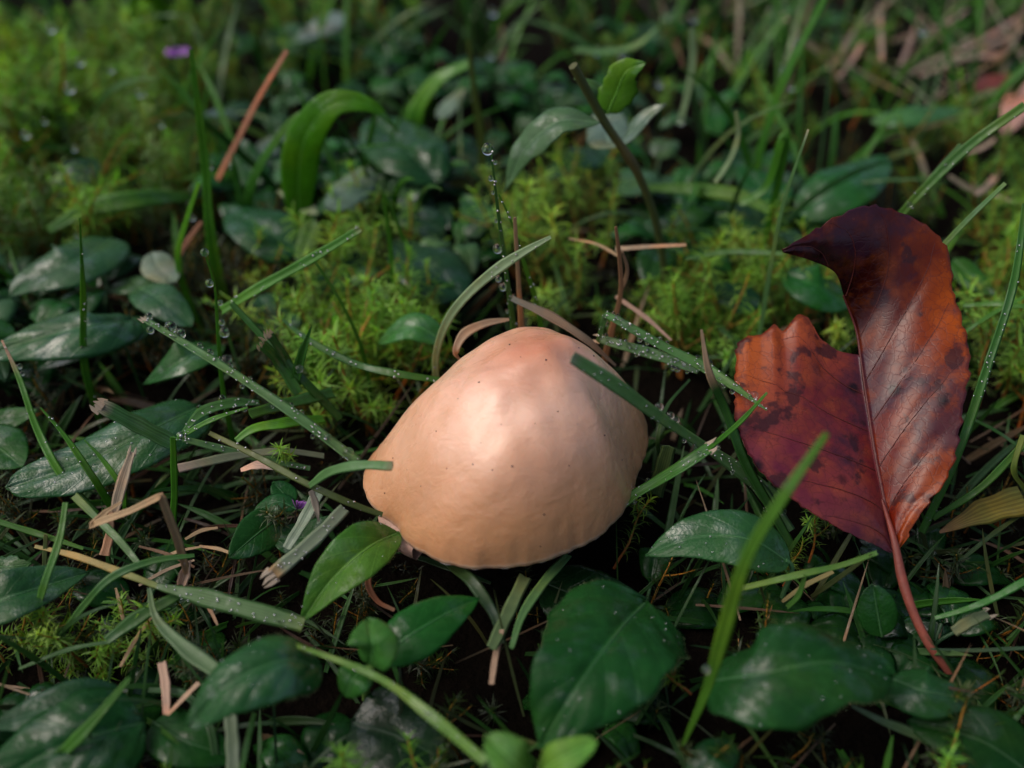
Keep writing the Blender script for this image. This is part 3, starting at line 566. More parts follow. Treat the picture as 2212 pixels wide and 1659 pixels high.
for k, (a, b, wd) in enumerate((((2215, 60), (1990, 165), 16), ((2215, 110), (2040, 125), 14), ((2215, 28), (2075, 110), 14), ((1960, 160), (2100, 80), 12), ((1850, 60), (1790, 150), 14), ((1900, 10), (1905, 130), 12), ((1985, 40), (1945, 140), 12), ((2090, 20), (2020, 60), 12), ((1730, 90), (1690, 30), 14), ((1810, 170), (1870, 80), 12), ((2130, 420), (2050, 380), 12), ((2090, 330), (2150, 300), 12), ((2160, 370), (2110, 420), 16), ((2100, 395), (2200, 440), 12))):
    blade('blurred tan straw in the heap at the upper right corner', [(a[0], a[1], .9), ((a[0]+b[0])/2, (a[1]+b[1])/2 + 5), (b[0], b[1], 1.3)], [wd*.7, wd, wd*.7], random.choice([(.32, .24, .18), (.36, .25, .19), (.26, .22, .15)]), m=M_STRAW, name='dry_straw', cat='dry straw', group='tan straws in the heap at the upper right')
# ------------------------------------------------------------------ leaves
def outline(kind, u):
    if kind == 'round': w_ = np.sin(np.pi*np.clip(u, 0, 1)**.85)**.55
    elif kind == 'lance': w_ = np.sin(np.pi*u**.75)**1.05
    elif kind == 'oblong': w_ = np.sin(np.pi*u**.66)**.42
    elif kind == 'broad': w_ = np.sin(np.pi*u**.62)**.62
    else: w_ = np.sin(np.pi*u**.70)**.78
    return w_
def leaf_grid(p, wid, kind='ovate', nh=None, roll=0., fold=.2, droop=.25, relief=.02, wave=.04, nv=17, up=.6, seed=None, asym=0., teeth=.012):
    rs = np.random.default_rng(seed if seed is not None else random.randrange(10**6))
    n = len(p); u = np.linspace(0, 1, n)
    if nh is None: nh = nrm(nrm(CAMP - p)*(1 - up) + UPV*up)
    t, sd, nn = frames(p, nh, roll)
    w_ = outline(kind, u)*wid*.5; v = np.linspace(-1, 1, nv)
    jag = 1 + teeth*np.sin(u*37 + rs.random()*6)[:, None]*np.abs(v)[None]**4 + teeth*1.5*np.sin(u*13 + rs.random()*6)[:, None]*np.abs(v)**3*np.sign(v)
    X = v[None]*w_[:, None]*jag*(1 + asym*np.sign(v)[None])
    ph = u[:, None]*6.2 - 1.9*np.abs(v)[None]**.8
    q = np.abs(np.sin(np.pi*(ph - .0)))**.7*np.clip(np.abs(v)*4, 0, 1)*np.clip((1 - np.abs(v))*4, 0, 1)
    Z = fold*np.abs(X) - droop*X**2/(wid*.5 + 1e-6) + relief*wid*.5*q - relief*wid*.4*np.exp(-(v/.08)**2)[None]
    Z = Z + wave*wid*.5*np.abs(v)[None]**2*np.sin(u*rs.uniform(6, 10) + rs.random()*6)[:, None]*np.sign(v)[None]**(0 if rs.random() < .5 else 1)
    V = p[:, None] + sd[:, None]*X[..., None] + nn[:, None]*Z[..., None]
    uv = np.zeros((n, nv, 3)); uv[..., 0] = u[:, None]; uv[..., 1] = v[None]
    return V, uv, nn, (t, sd, nn)
def sheet(mb, V, uv, nn, c, th=.018):
    """a thin solid: the grid, its underside, and the edge between them"""
    nu, nv = V.shape[:2]; du = np.gradient(V, axis=0); dv = np.gradient(V, axis=1); N_ = np.cross(du, dv); N_ = nrm(N_)
    sg = np.sign(np.sum(N_*nn[:, None], -1).mean()) or 1; N_ = N_*sg
    B = V - N_*th; f = grid_faces(nu, nv); k = nu*nv
    c = np.asarray(c, float); cc = np.broadcast_to(c, (nu, nv, 3)).reshape(-1, 3)
    bd = np.r_[np.arange(nv), np.arange(1, nu)*nv + nv - 1, (nu-1)*nv + np.arange(nv-2, -1, -1), np.arange(nu-2, 0, -1)*nv]
    e = np.stack([bd, np.roll(bd, -1), np.roll(bd, -1) + k, bd + k], 1)
    fa = f if sg < 0 else f[:, ::-1]
    mb.add(np.concatenate([V.reshape(-1, 3), B.reshape(-1, 3)]), np.concatenate([fa[:, ::-1], (fa + k), e]), np.concatenate([uv.reshape(-1, 3)]*2), np.concatenate([cc, np.minimum(cc*1.25 + .008, 1)]))
LEAVES = {}
def leaf(label, spec, wid, c=LDARK, y=None, kind='ovate', name='green_leaf', cat='leaf', group=None, parent=None, m=None, n=26, nv=17, petiole=None,
         rib=True, hairs=0, key=None, ribc=None, pname='leaf', **k):
    pts = path3d(spec, y); p, s = smooth(pts, n)
    w3 = wid*np.mean([px(q, 1.) for q in p])
    V, uv, nn, fr = leaf_grid(p, w3, kind, nv=nv, **k)
    cc = np.broadcast_to(np.asarray(c, float), V.shape).copy()
    mb = MB(); sheet(mb, V, uv, nn, cc)
    o = mb.build(pname if parent is not None else name, m or M_LEAF, parent, origin=p[0])
    if parent is None: tag(o, label, cat, group)
    elif label: o['label'] = label
    mid = V[:, nv//2]
    if rib:
        r = MB(); tube(r, mid[:-2] + nn[:-2]*.004, np.linspace(.016, .004, n - 2)*max(1, w3/1.2), ribc or tuple(np.asarray(c)*1.6 + .015), 5); r.build('midrib', M_STEM, o)
    if petiole is not None:
        q = np.array([mid[1], mid[0], *[P(*z) for z in petiole]]); q, _ = smooth(q, 10)
        r = MB(); tube(r, q, .035, tuple(np.asarray(c)*1.5 + .02), 7); r.build('petiole', M_STEM, o)
    if hairs:
        h = MB(); rs = np.random.default_rng(5)
        for side in (0, nv-1):
            for i in np.linspace(2, n-3, hairs):
                i0 = int(i); f = i - i0; b = V[i0, side]*(1-f) + V[i0+1, side]*f; ins = V[i0, nv//2]
                d = nrm(nrm(b - ins) + .7*nn[i0] + .5*rs.normal(size=3)); L = rs.uniform(.025, .06)
                w_ = np.cross(d, fr[0][i0])*.0026
                h.add([b - w_, b + w_, b + d*L], [[0, 1, 2]], None, (.10, .16, .07))
        ho = h.build('edge_hairs', M_STRAW, o); ho['kind'] = 'stuff'
    if key: LEAVES[key] = (V, nn)
    return o

# in front
leaf('largest dark leaf in front of the cap, drooping to a tip at the bottom', [(1395, 1300, 1.25), (1330, 1370, 1.65), (1250, 1480, 1.7), (1165, 1612, 1.2)], 300, (0.008, 0.052, 0.010), n=44, nv=29, fold=.18, droop=.25, hairs=70, key='big', kind='broad', up=.7, wave=.14, seed=4, relief=.034, teeth=.03)
leaf('large dark leaf at lower right with its rounded end under the dead leaf\'s petiole', [(1535, 1470, 1.3), (1640, 1455, 1.75), (1780, 1430, 1.85), (1928, 1462, 1.4)], 225, (0.009, 0.052, 0.011), n=44, nv=29, fold=.12, droop=.35, hairs=70, key='right', kind='oblong', up=.65, roll=4, wave=.14, seed=4, relief=.034, teeth=.03)
leaf('pale-sheened leaf beside the lower right of the cap, under the blurred blade', [(1705, 1215, 1.2), (1620, 1165, 1.6), (1500, 1160), (1395, 1200, 1.3)], 135, (0.019, 0.082, 0.021), n=34, nv=21, fold=.15, droop=.2, kind='ovate', key='mid_right', petiole=[(1690, 1290, .6)], m=M_LEAFW)
leaf('small rounded leaf at the end of the dead leaf\'s petiole', [(1925, 1465, .9), (1990, 1490, 1.1), (2098, 1510, .9)], 120, (0.011, 0.052, 0.013), n=26, nv=17, kind='broad', fold=.1)
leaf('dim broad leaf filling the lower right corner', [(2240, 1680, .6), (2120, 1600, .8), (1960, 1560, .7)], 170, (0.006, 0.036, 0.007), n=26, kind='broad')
leaf('small upright rounded leaf left of the dead leaf\'s petiole', [(1905, 1375, .6), (1895, 1320, .9), (1885, 1262, 1.2)], 85, (0.009, 0.052, 0.008), n=22, kind='round', up=.2)
leaf('dark shiny leaf behind the dead leaf\'s petiole', [(1960, 1345, .0), (2030, 1330), (2090, 1350, .05)], 110, (0.007, 0.030, 0.012), n=22, kind='broad')
leaf('lobed leaf with a pale sheen at the bottom left of centre', [(690, 1440, 1.5), (620, 1425, 1.9), (500, 1475, 1.95), (405, 1575, 1.5)], 165, (0.014, 0.073, 0.017), n=40, nv=25, kind='broad', fold=.12, droop=.4, relief=.05, hairs=50, key='lobed', up=.75, m=M_LEAFW)
spr = empty('young_sprout', P(790, 1500, .4)); tag(spr, 'young sprout with small round bright leaves under the front left of the cap', 'sprout')
leaf('small round cupped leaf of the sprout', [(800, 1435, 1.5), (805, 1385, 1.95), (795, 1338, 1.9)], 110, (0.035, 0.130, 0.022), parent=spr, kind='round', n=24, fold=.25, relief=.06, up=.5)
leaf('lowest tiny leaf of the sprout', [(790, 1440, 1.3), (765, 1465, 1.4), (745, 1505, 1.2)], 80, (0.025, 0.110, 0.015), parent=spr, kind='round', n=20, up=.5)
leaf('long pointed leaf of the sprout reaching to the right', [(815, 1425, 1.3), (890, 1370, 1.5), (965, 1325), (1035, 1292, 1.4)], 120, (0.010, 0.073, 0.011), parent=spr, n=30, fold=.2)
tb = MB(); tube(tb, smooth(np.array([P(790, 1510, .2), P(792, 1470, .9), P(803, 1435, 1.5)]), 8)[0], .05, (.10, .20, .04)); tb.build('stem', M_STEM, spr)
leaf('hairy lance-shaped leaf under the cap\'s lower left rim', [(862, 1150, 1.3), (800, 1180, 1.5), (720, 1250, 1.4), (645, 1352, 1.0)], 120, (0.035, 0.120, 0.015), kind='lance', n=40, nv=21, fold=.5, hairs=60, key='hairy', up=.5)
lob = empty('clover_leaf', P(1150, 1690, .4)); tag(lob, 'light green two-lobed leaf cut by the bottom edge of the picture', 'leaf')
leaf(None, [(1150, 1680, 1.6), (1105, 1640, 2.0), (1050, 1590, 2.1)], 105, (0.070, 0.190, 0.030), parent=lob, kind='round', n=20, fold=.35, pname='leaflet')
leaf(None, [(1160, 1680, 1.6), (1210, 1640, 2.0), (1290, 1600, 2.1)], 80, (0.075, 0.200, 0.030), parent=lob, kind='round', n=20, fold=.35, pname='leaflet')
leaf('big pale-bloomed leaf lying at the left, its rounded tip at the left edge', [(428, 878, 1.2), (320, 930, 1.5), (180, 1000), (15, 1055, 1.2)], 165, (0.017, 0.076, 0.020), n=44, nv=25, kind='oblong', fold=.10, droop=.25, hairs=60, key='pale_left', relief=.045, up=.75, m=M_LEAFW)
leaf('crinkled bluish leaf at the left edge above the big pale one', [(285, 690, 1.5), (200, 700, 1.9), (100, 725), (-40, 770, 1.5)], 150, (0.016, 0.073, 0.022), n=36, nv=21, kind='broad', relief=.08, fold=.05, droop=.3, up=.75, m=M_LEAFW)
leaf('blue-green leaf at left behind the slim upright blade', [(235, 515, 1.4), (150, 570, 1.7), (60, 610), (20, 640, 1.4)], 150, (0.019, 0.076, 0.022), n=28, kind='broad', up=.7, m=M_LEAFW)
leaf('folded leaf between the slim upright blade and the long dewy blade', [(465, 745, 1.1), (400, 775, 1.6), (310, 830, 1.1)], 95, (0.017, 0.082, 0.017), n=28, fold=.4, kind='ovate', m=M_LEAFW)
leaf('pale leaf tip with a bright sheen right of the slim upright blade', [(300, 620, 1.4), (350, 650, 1.6), (415, 705, 1.3)], 95, (0.022, 0.082, 0.025), n=26, kind='round', up=.75, m=M_LEAFW)
leaf('leaf pressed under the slim upright blade\'s foot', [(330, 690, 1.1), (250, 720, 1.4), (80, 800, 1.0)], 90, (0.016, 0.073, 0.018), n=28, kind='ovate', up=.75, m=M_LEAFW)
leaf('dark leaf at the left edge below the crinkled bluish one', [(-60, 960, .9), (0, 970), (50, 1010, .9)], 130, (0.012, 0.065, 0.011), n=22, kind='broad')
leaf('smooth leaf end at the left edge level with the big pale leaf', [(-40, 905, 1.0), (20, 905), (82, 885, 1.1)], 60, (0.014, 0.069, 0.013), n=22)
leaf('dark pointed leaf with its tip to the right at the lower left edge', [(-60, 1330, 1.0), (20, 1290, 1.3), (100, 1265), (192, 1236, 1.1)], 120, (0.014, 0.065, 0.017), n=30, nv=19, kind='ovate', fold=.45, hairs=24, m=M_LEAFW)
leaf('ragged leaf at the left edge above the dark pointed one', [(-40, 1220, .9), (10, 1225), (68, 1218, .9)], 60, (0.019, 0.073, 0.012), n=20, teeth=.12)
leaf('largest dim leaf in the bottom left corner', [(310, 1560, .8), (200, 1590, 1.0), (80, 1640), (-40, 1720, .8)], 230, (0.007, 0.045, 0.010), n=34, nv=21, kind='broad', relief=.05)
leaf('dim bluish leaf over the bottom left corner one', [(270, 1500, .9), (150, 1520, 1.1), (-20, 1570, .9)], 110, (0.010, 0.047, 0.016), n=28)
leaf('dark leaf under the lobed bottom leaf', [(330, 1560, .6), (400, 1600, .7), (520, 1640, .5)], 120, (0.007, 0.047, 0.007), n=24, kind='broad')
leaf('small dark leaf under the wide pale grey blade', [(600, 1120, .9), (560, 1150), (495, 1205, .9)], 95, (0.010, 0.056, 0.010), n=24, kind='broad', roll=20)
leaf('sleek leaf whose tip points right beside the wide pale grey blade', [(590, 1165, .8), (660, 1160), (725, 1115, 1.0)], 80, (0.010, 0.052, 0.013), n=24)
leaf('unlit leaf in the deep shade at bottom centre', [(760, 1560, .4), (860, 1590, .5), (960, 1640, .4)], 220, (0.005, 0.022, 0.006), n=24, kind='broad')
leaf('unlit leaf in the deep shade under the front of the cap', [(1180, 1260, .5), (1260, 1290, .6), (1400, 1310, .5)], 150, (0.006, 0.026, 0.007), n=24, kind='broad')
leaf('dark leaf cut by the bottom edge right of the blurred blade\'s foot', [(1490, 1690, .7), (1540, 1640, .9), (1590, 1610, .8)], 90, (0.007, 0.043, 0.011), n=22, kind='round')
fl = empty('violet_floret', P(640, 1120, .9)); tag(fl, 'tiny violet flower between two small leaves in the gap left of the cap', 'flower')
leaf(None, [(640, 1100, 1.0), (610, 1085), (548, 1105, 1.0)], 45, (0.012, 0.073, 0.018), parent=fl, kind='round', n=16, nv=11)
leaf(None, [(625, 1095, 1.0), (615, 1070), (590, 1042, 1.2)], 55, (0.012, 0.073, 0.015), parent=fl, kind='round', n=16, nv=11)
pb = MB()
for a in range(4):
    q = np.array([P(640, 1100, 1.0), P(652 - 6*a, 1092 - a*2, 1.12 + .03*a), P(672 - 14*a, 1082 - a, 1.18 + .04*a)])
    V, uv, nn, _ = leaf_grid(q, .10, 'ovate', nv=5, fold=.4, relief=0.); sheet(pb, V, uv, nn, (.3, .08, .4), .006)
pb.build('petals', M_PETAL, fl)
# behind
leaf('broad bright green leaf folding over in the middle background', [(655, 510), (645, 400), (668, 280), (725, 222), (800, 228), (862, 285)], 84, (.036, .145, .005), y=17.5, kind='lance', m=M_LEAFB, n=36, up=.35, fold=.1, droop=.15)
leaf('dark round glossy leaf with deep side veins in the middle background', [(950, 400, 1.3), (900, 340, 1.7), (855, 300), (800, 262, 1.6)], 175, (0.010, 0.058, 0.013), n=32, nv=21, kind='round', relief=.09, up=.8, m=M_LEAFW)
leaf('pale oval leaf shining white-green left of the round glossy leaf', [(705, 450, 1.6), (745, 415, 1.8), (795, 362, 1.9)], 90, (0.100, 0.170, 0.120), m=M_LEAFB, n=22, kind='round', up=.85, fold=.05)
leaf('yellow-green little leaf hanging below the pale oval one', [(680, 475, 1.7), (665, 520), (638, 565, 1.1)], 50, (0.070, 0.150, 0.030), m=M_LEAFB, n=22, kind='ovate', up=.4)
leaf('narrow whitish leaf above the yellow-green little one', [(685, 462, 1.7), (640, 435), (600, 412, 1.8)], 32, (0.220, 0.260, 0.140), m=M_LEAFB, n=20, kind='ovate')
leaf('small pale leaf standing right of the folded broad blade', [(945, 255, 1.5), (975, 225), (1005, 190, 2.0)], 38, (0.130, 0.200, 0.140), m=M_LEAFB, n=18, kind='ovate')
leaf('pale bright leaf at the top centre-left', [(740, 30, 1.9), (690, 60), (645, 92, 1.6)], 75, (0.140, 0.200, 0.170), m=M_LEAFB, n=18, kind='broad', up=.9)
leaf('dark leaf with blue sheen behind the clean bright blade', [(650, 545, 1.1), (580, 500, 1.4), (490, 455, 1.2)], 130, (0.014, 0.065, 0.021), m=M_LEAFB, n=26, kind='broad')
leaf('dark bluish leaf below the small bent blade pair', [(1000, 640, .9), (930, 580, 1.2), (850, 520, 1.1)], 150, (0.011, 0.045, 0.020), m=M_LEAFB, n=26, kind='broad', up=.8)
leaf('dark leaf behind the slender needle blade at left', [(960, 500, 1.1), (920, 480), (850, 470, 1.3)], 80, (0.012, 0.052, 0.018), m=M_LEAFB, n=22, kind='broad')
leaf('small bright leaf with a white highlight beside the curving pale blade', [(958, 738, 1.5), (900, 705, 1.75), (818, 742, 1.3)], 72, (0.030, 0.130, 0.022), n=28, kind='ovate', fold=.3, m=M_LEAFW)
leaf('dark leaf behind the clean bright blade\'s upper end', [(690, 640, .9), (730, 600), (790, 540, 1.1)], 80, (0.010, 0.043, 0.018), m=M_LEAFB, n=22, kind='broad')
leaf('leaf with a sheen left of the needle blade in the background', [(1090, 520, 1.0), (1040, 470), (1000, 420, 1.3)], 90, (0.015, 0.073, 0.017), m=M_LEAFB, n=22, kind='ovate')
leaf('dark leaf with a wet sheen behind the moss clump', [(560, 640, 1.0), (600, 690), (650, 705, 1.0)], 90, (0.015, 0.060, 0.021), m=M_LEAFB, n=22, kind='broad')
leaf('dark leaf in the moss at the upper left', [(110, 405, 1.1), (160, 375, 1.3), (220, 345, 1.3)], 100, (0.007, 0.039, 0.014), m=M_LEAFB, n=22, kind='broad', up=.8)
leaf('bright yellow-green leaf standing at the top left', [(330, 80, 1.2), (322, 30), (315, -30, 3.0)], 85, (0.100, 0.240, 0.012), m=M_LEAFB, n=20, kind='round', up=.1)
leaf('large mid-green leaf behind the dead leaf\'s top', [(1720, 460, 1.1), (1790, 420, 1.5), (1920, 340, 1.5)], 130, (0.014, 0.082, 0.017), m=M_LEAFB, n=28, kind='broad', up=.7)
leaf('mid-green leaf left of the large one behind the dead leaf', [(1700, 440, 1.1), (1640, 400), (1600, 350, 1.4)], 90, (0.012, 0.077, 0.018), m=M_LEAFB, n=22, kind='broad')
leaf('oval leaf lying under the leaning background blade', [(1690, 490, .9), (1600, 470, 1.2), (1445, 462, 1.0)], 95, (0.015, 0.076, 0.019), m=M_LEAFB, n=26, kind='ovate')
leaf('green leaf seen through the dead leaf\'s missing piece', [(1830, 640, 1.0), (1760, 615, 1.4), (1690, 590, 1.4)], 120, (0.012, 0.086, 0.013), m=M_LEAFB, n=24, kind='round', up=.6)
leaf('dim leaf with a blue sheen left of the dead leaf', [(1640, 660, .9), (1590, 640), (1530, 620, 1.1)], 75, (0.009, 0.043, 0.018), m=M_LEAFB, n=22, kind='broad')
leaf('leaf with a pale top edge at the right in the background', [(1880, 262, 1.3), (1970, 250, 1.6), (2085, 235, 1.5)], 60, (0.035, 0.120, 0.035), m=M_LEAFB, n=22, kind='ovate', up=.7)
leaf('yellow leaf lying in the gap left of the slender needle blade', [(1060, 370, 1.0), (1020, 385), (965, 400, 1.0)], 45, (0.120, 0.130, 0.030), m=M_LEAFB, n=18)
leaf('dark leaf in the gap behind the cut stalk\'s left leaf', [(1060, 370, .9), (1000, 340), (940, 330, 1.1)], 80, (0.007, 0.034, 0.012), m=M_LEAFB, n=18)
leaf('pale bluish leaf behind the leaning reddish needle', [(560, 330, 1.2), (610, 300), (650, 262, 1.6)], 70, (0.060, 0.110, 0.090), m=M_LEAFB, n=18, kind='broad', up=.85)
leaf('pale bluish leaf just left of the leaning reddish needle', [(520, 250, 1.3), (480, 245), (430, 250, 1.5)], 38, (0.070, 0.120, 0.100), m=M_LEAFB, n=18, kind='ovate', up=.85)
leaf('dim green leaf behind the broad folding blade', [(560, 400, 1.0), (530, 340), (520, 300, 1.6)], 80, (0.012, 0.065, 0.018), m=M_LEAFB, n=18, kind='broad')
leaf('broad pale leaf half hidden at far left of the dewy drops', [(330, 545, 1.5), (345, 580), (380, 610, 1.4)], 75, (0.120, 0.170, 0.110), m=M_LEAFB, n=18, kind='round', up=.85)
leaf('long green leaf tip right of the dead leaf\'s shoulder', [(2060, 560, 1.3), (2100, 600), (2150, 640, 1.0)], 60, (0.019, 0.086, 0.012), m=M_LEAFB, n=18)
leaf('pink fallen leaf at the right edge', [(2240, 170, 1.4), (2200, 230), (2168, 295, 1.0)], 70, (0.420, 0.240, 0.190), m=M_STRAW, n=18, kind='broad', rib=False, cat='dead leaf', name='fallen_leaf')
leaf('dark red scrap of fallen leaf near the upper right corner', [(2110, 200, 1.0), (2150, 180), (2195, 165, 1.2)], 60, (0.120, 0.035, 0.030), m=M_STRAW, n=18, kind='broad', rib=False, cat='dead leaf', name='fallen_leaf')
leaf('dark red scrap of fallen leaf behind the cut stalk\'s foot', [(1450, 495, .9), (1470, 488), (1505, 505, .9)], 34, (0.090, 0.025, 0.015), m=M_STRAW, n=14, rib=False, cat='dead leaf', name='fallen_leaf')
# stalk that was cut off, with its three leaves
stk = empty('cut_stalk', P(1450, 700, .1)); tag(stk, 'thick cut-off brown-green stalk with leaves at its node behind the crown', 'plant stalk')
tb = MB(); sp_ = np.array([PY(1440, 640, 15.6), PY(1432, 560, 15.6), PY(1408, 450, 15.5), PY(1370, 360, 15.4), PY(1305, 262, 15.3), PY(1270, 200, 15.2), PY(1238, 142, 15.1)]); sp_ = np.r_[[[sp_[0][0] + .1, 15.7, -.1]], sp_]
q, s_ = smooth(sp_, 30); tube(tb, q, .074*(1 + .25*np.exp(-((s_ - .67)/.03)**2))*(1.0 + .12*s_), np.array([(.055, .07, .018)])*np.ones((30, 1)) + np.array([[.03, .0, .005]])*np.exp(-((s_ - .67)/.05)**2)[:, None], 12, squash=.85); tb.build('stem', M_STEM, stk)
leaf('pale arching leaf with a brown nibbled edge', [(1295, 265), (1210, 262), (1140, 315), (1088, 415)], 84, (0.055, 0.120, 0.050), y=15.2, parent=stk, m=M_LEAFB, n=32, nv=19, fold=.25, kind='lance', up=.65, teeth=.05)
leaf('upright bright leaf with brown tip edges', [(1312, 245), (1330, 205), (1358, 150), (1395, 135)], 78, (0.060, 0.180, 0.012), y=15.4, parent=stk, m=M_LEAFB, n=24, nv=15, fold=.1, kind='ovate', up=.1, teeth=.06)
leaf('pale grey leaf hanging behind the stem', [(1310, 240, 3.), (1360, 290), (1410, 240), (1440, 225)], 95, (0.090, 0.150, 0.100), y=16.4, parent=stk, m=M_LEAFB, n=22, kind='broad', up=.8)
leaf('small leaf behind the node', [(1310, 245), (1285, 190), (1240, 170)], 40, (0.060, 0.140, 0.040), y=15.7, parent=stk, m=M_LEAFB, n=18, nv=11)
leaf('dim leaf below the cut stalk\'s arching leaf', [(1310, 330, 1.0), (1250, 345, 1.3), (1170, 385, 1.0)], 80, (0.012, 0.052, 0.017), m=M_LEAFB, n=22, kind='broad')
leaf('blue-green leaf between the cut stalk and the needle blade', [(1280, 290, 1.3), (1330, 330), (1370, 345, 1.0)], 70, (0.025, 0.077, 0.036), m=M_LEAFB, n=20, kind='broad', up=.8)

# ------------------------------------------------------------------ the dead leaf
def dead_leaf():
    root = empty('dead_leaf', P(2045, 1450, .3))
    tag(root, 'dark orange and purple dead leaf with a large bite missing, standing right of the mushroom', 'dead leaf')
    D0 = depth(P(1935, 1192, 1.2))                     # distance of the leaf base
    def loft(A, B, nu, nv, bulge, inner, ripple, ph0, jag):
        """A: edge at the midrib, B: free edge; (vx,vy,dist offset in cm)"""
        PA = np.array([PD(x, y, D0 + d) for x, y, d in A]); PB = np.array([PD(x, y, D0 + d) for x, y, d in B])
        a, s = smooth(PA, nu); b, _ = smooth(PB, nu)
        rs = np.random.default_rng(11)
        j = jag*(1.3*np.mod(s*30, 1.) + .45*rs.normal(size=nu))
        b = b + nrm(b - a)*j[:, None]
        q = np.linspace(0, 1, nv)[None, :, None]
        V = a[:, None]*(1 - q) + b[:, None]*q
        n_ = nrm(np.cross(np.gradient(V, axis=0), np.gradient(V, axis=1))); n_ = n_*np.sign(np.sum(n_*(CAMP - V), -1))[..., None].clip(-1, 1)
        qq = q[..., 0]; ph = s[:, None]*ripple - qq*1.5 + ph0
        rel = (.036 if nu > 70 else .022)*(np.abs(np.sin(np.pi*ph))**.7 - .5)*np.clip(qq*5, 0, 1)*np.clip((1 - qq)*3, 0.25, 1)
        V = V + n_*(bulge*np.sin(np.pi*qq)*np.sin(np.pi*np.clip(s[:, None]*.94 + .03, 0, 1)) + rel)[..., None]
        uv = np.zeros((nu, nv, 3)); uv[..., 0] = s[:, None]; uv[..., 1] = qq; 
        return V, uv, n_
    # right half: base to curled tip
    A = [(1934, 1192, 0), (1916, 1105, .25), (1893, 990, .55), (1877, 890, .85), (1862, 790, 1.15), (1850, 712, 1.3), (1824, 642, 1.2), (1806, 592, .95), (1752, 563, .7), (1694, 546, .55)]
    B = [(1942, 1186, 0), (1990, 1105, -.05), (2048, 1022, .0), (2074, 915, .2), (2091, 800, .45), (2088, 742, .65), (2060, 640, .9), (2040, 535, .95), (1895, 448, .75), (1690, 540, .5)]
    V, uv, n_ = loft(A, B, 84, 30, .14, 0, 8., .2, .035)
    nu = V.shape[0]; s = np.linspace(0, 1, nu)[:, None]; q = np.linspace(0, 1, 30)[None]
    def mixc(c0, c1, f): f = np.clip(f, 0, 1)[..., None]; return np.asarray(c0)*(1 - f) + np.asarray(c1)*f
    c = mixc((.17, .014, .005), (.40, .075, .002), (q - .22)*1.4 + 0*s)
    c = mixc(c, (.085, .009, .003), (s - .40 - .14*q)/.24 + 0*q)
    c = mixc(c, (.014, .002, .002), (s - .55)/.2*(1 - q*1.1))  # top darkened in the colour: part pigment, part shade of the forward curl
    mb = MB(); sheet(mb, V, uv, n_.mean(1), c, .02); mb.build('right_blade', M_DEAD, root)['label'] = 'orange half of the leaf with the curled dark red tip'
    # left half, torn off above
    A2 = [(1930, 1190, .01), (1912, 1105, .24), (1889, 990, .54), (1873, 890, .84), (1860, 800, 1.1), (1856, 762, 1.2)]
    B2 = [(1925, 1192, 0), (1800, 1132, -.15), (1648, 1020, .0), (1592, 900, .5), (1594, 775, 1.0), (1592, 735, 1.15)]
    V2, uv2, n2 = loft(A2, B2, 60, 44, .10, 0, 5., .1, .03)
    # ragged torn top edge: pull the last rows to follow the bite
    q2 = np.linspace(0, 1, 44)
    torn = np.interp(q2, [0, .18, .32, .42, .5, .62, .7, .8, .9, 1.], [.04, .0, -.16, -.50, -.56, -.22, -.34, -.14, -.10, .05])
    torn = torn + .007*RNG.normal(size=44)
    f = np.clip((np.linspace(0, 1, 60) - .62)/.38, 0, 1)[:, None]**1.3
    V2 = V2 - CU[None, None]*(f*torn[None]*.85)[..., None]
    c2 = mixc((.22, .028, .026), (.26, .050, .052), np.linspace(0, 1, 44)[None] + 0*np.linspace(0, 1, 60)[:, None])  # pinkish purple: leaf colour with some sky sheen mixed into it
    c2 = mixc(c2, (.42, .09, .014), (np.linspace(0, 1, 60)[:, None] - .55)/.3 * np.linspace(0, 1, 44)[None])
    c2 = mixc(c2, (.085, .022, .034), (.35 - np.linspace(0, 1, 60)[:, None])/.3 + 0*q2[None])
    mb = MB(); sheet(mb, V2, uv2, n2.mean(1), c2, .02); mb.build('left_blade', M_DEAD, root)['label'] = 'purple-brown torn half of the leaf'
    # midrib, side veins, petiole
    mid = V[:62, 0]; r = MB(); tube(r, mid + CF*.012, np.linspace(.036, .014, 62), (.085, .014, .012), 8); r.build('midrib', M_STEM, root)
    for VV, nnn, rip, ph0, ks in ((V, n_, 8., .2, range(1, 8)), (V2, n2, 5., .1, range(0, 5))):
        for k in ks:
            qv = np.linspace(.02, .93, 16); sv = (k - ph0 + qv*1.5)/rip
            if sv.max() > .98 or sv.min() < 0: 
                ok = (sv <= .98) & (sv >= 0); qv, sv = qv[ok], sv[ok]
                if len(qv) < 5: continue
            iu = sv*(VV.shape[0] - 1); iv = qv*(VV.shape[1] - 1); i0 = iu.astype(int); j0 = iv.astype(int)
            fu = (iu - i0)[:, None]; fv = (iv - j0)[:, None]; i1 = np.minimum(i0 + 1, VV.shape[0] - 1); j1 = np.minimum(j0 + 1, VV.shape[1] - 1)
            pt = (VV[i0, j0]*(1-fu)*(1-fv) + VV[i1, j0]*fu*(1-fv) + VV[i0, j1]*(1-fu)*fv + VV[i1, j1]*fu*fv) + nnn[i0, j0]*.004
            r = MB(); tube(r, pt, np.linspace(.008, .002, len(pt)), tuple(np.array((.075, .012, .009))), 5); r.build('side_vein', M_STEM, root)
    pp = np.array([PD(1905, 1080, D0 + .3), PD(1934, 1180, D0 - .03), PD(1948, 1250, D0 - .12), PD(1975, 1330, D0 - .22), PD(2005, 1390, D0 - .25), PD(2050, 1455, D0 - .2), PD(2062, 1478, D0 - .15) - np.array([0, 0, .9])])
    q, s_ = smooth(pp, 26); q = q - CF*.01
    cc = mixc((.10, .020, .016), (.26, .075, .05), s_/.5)[:, :]
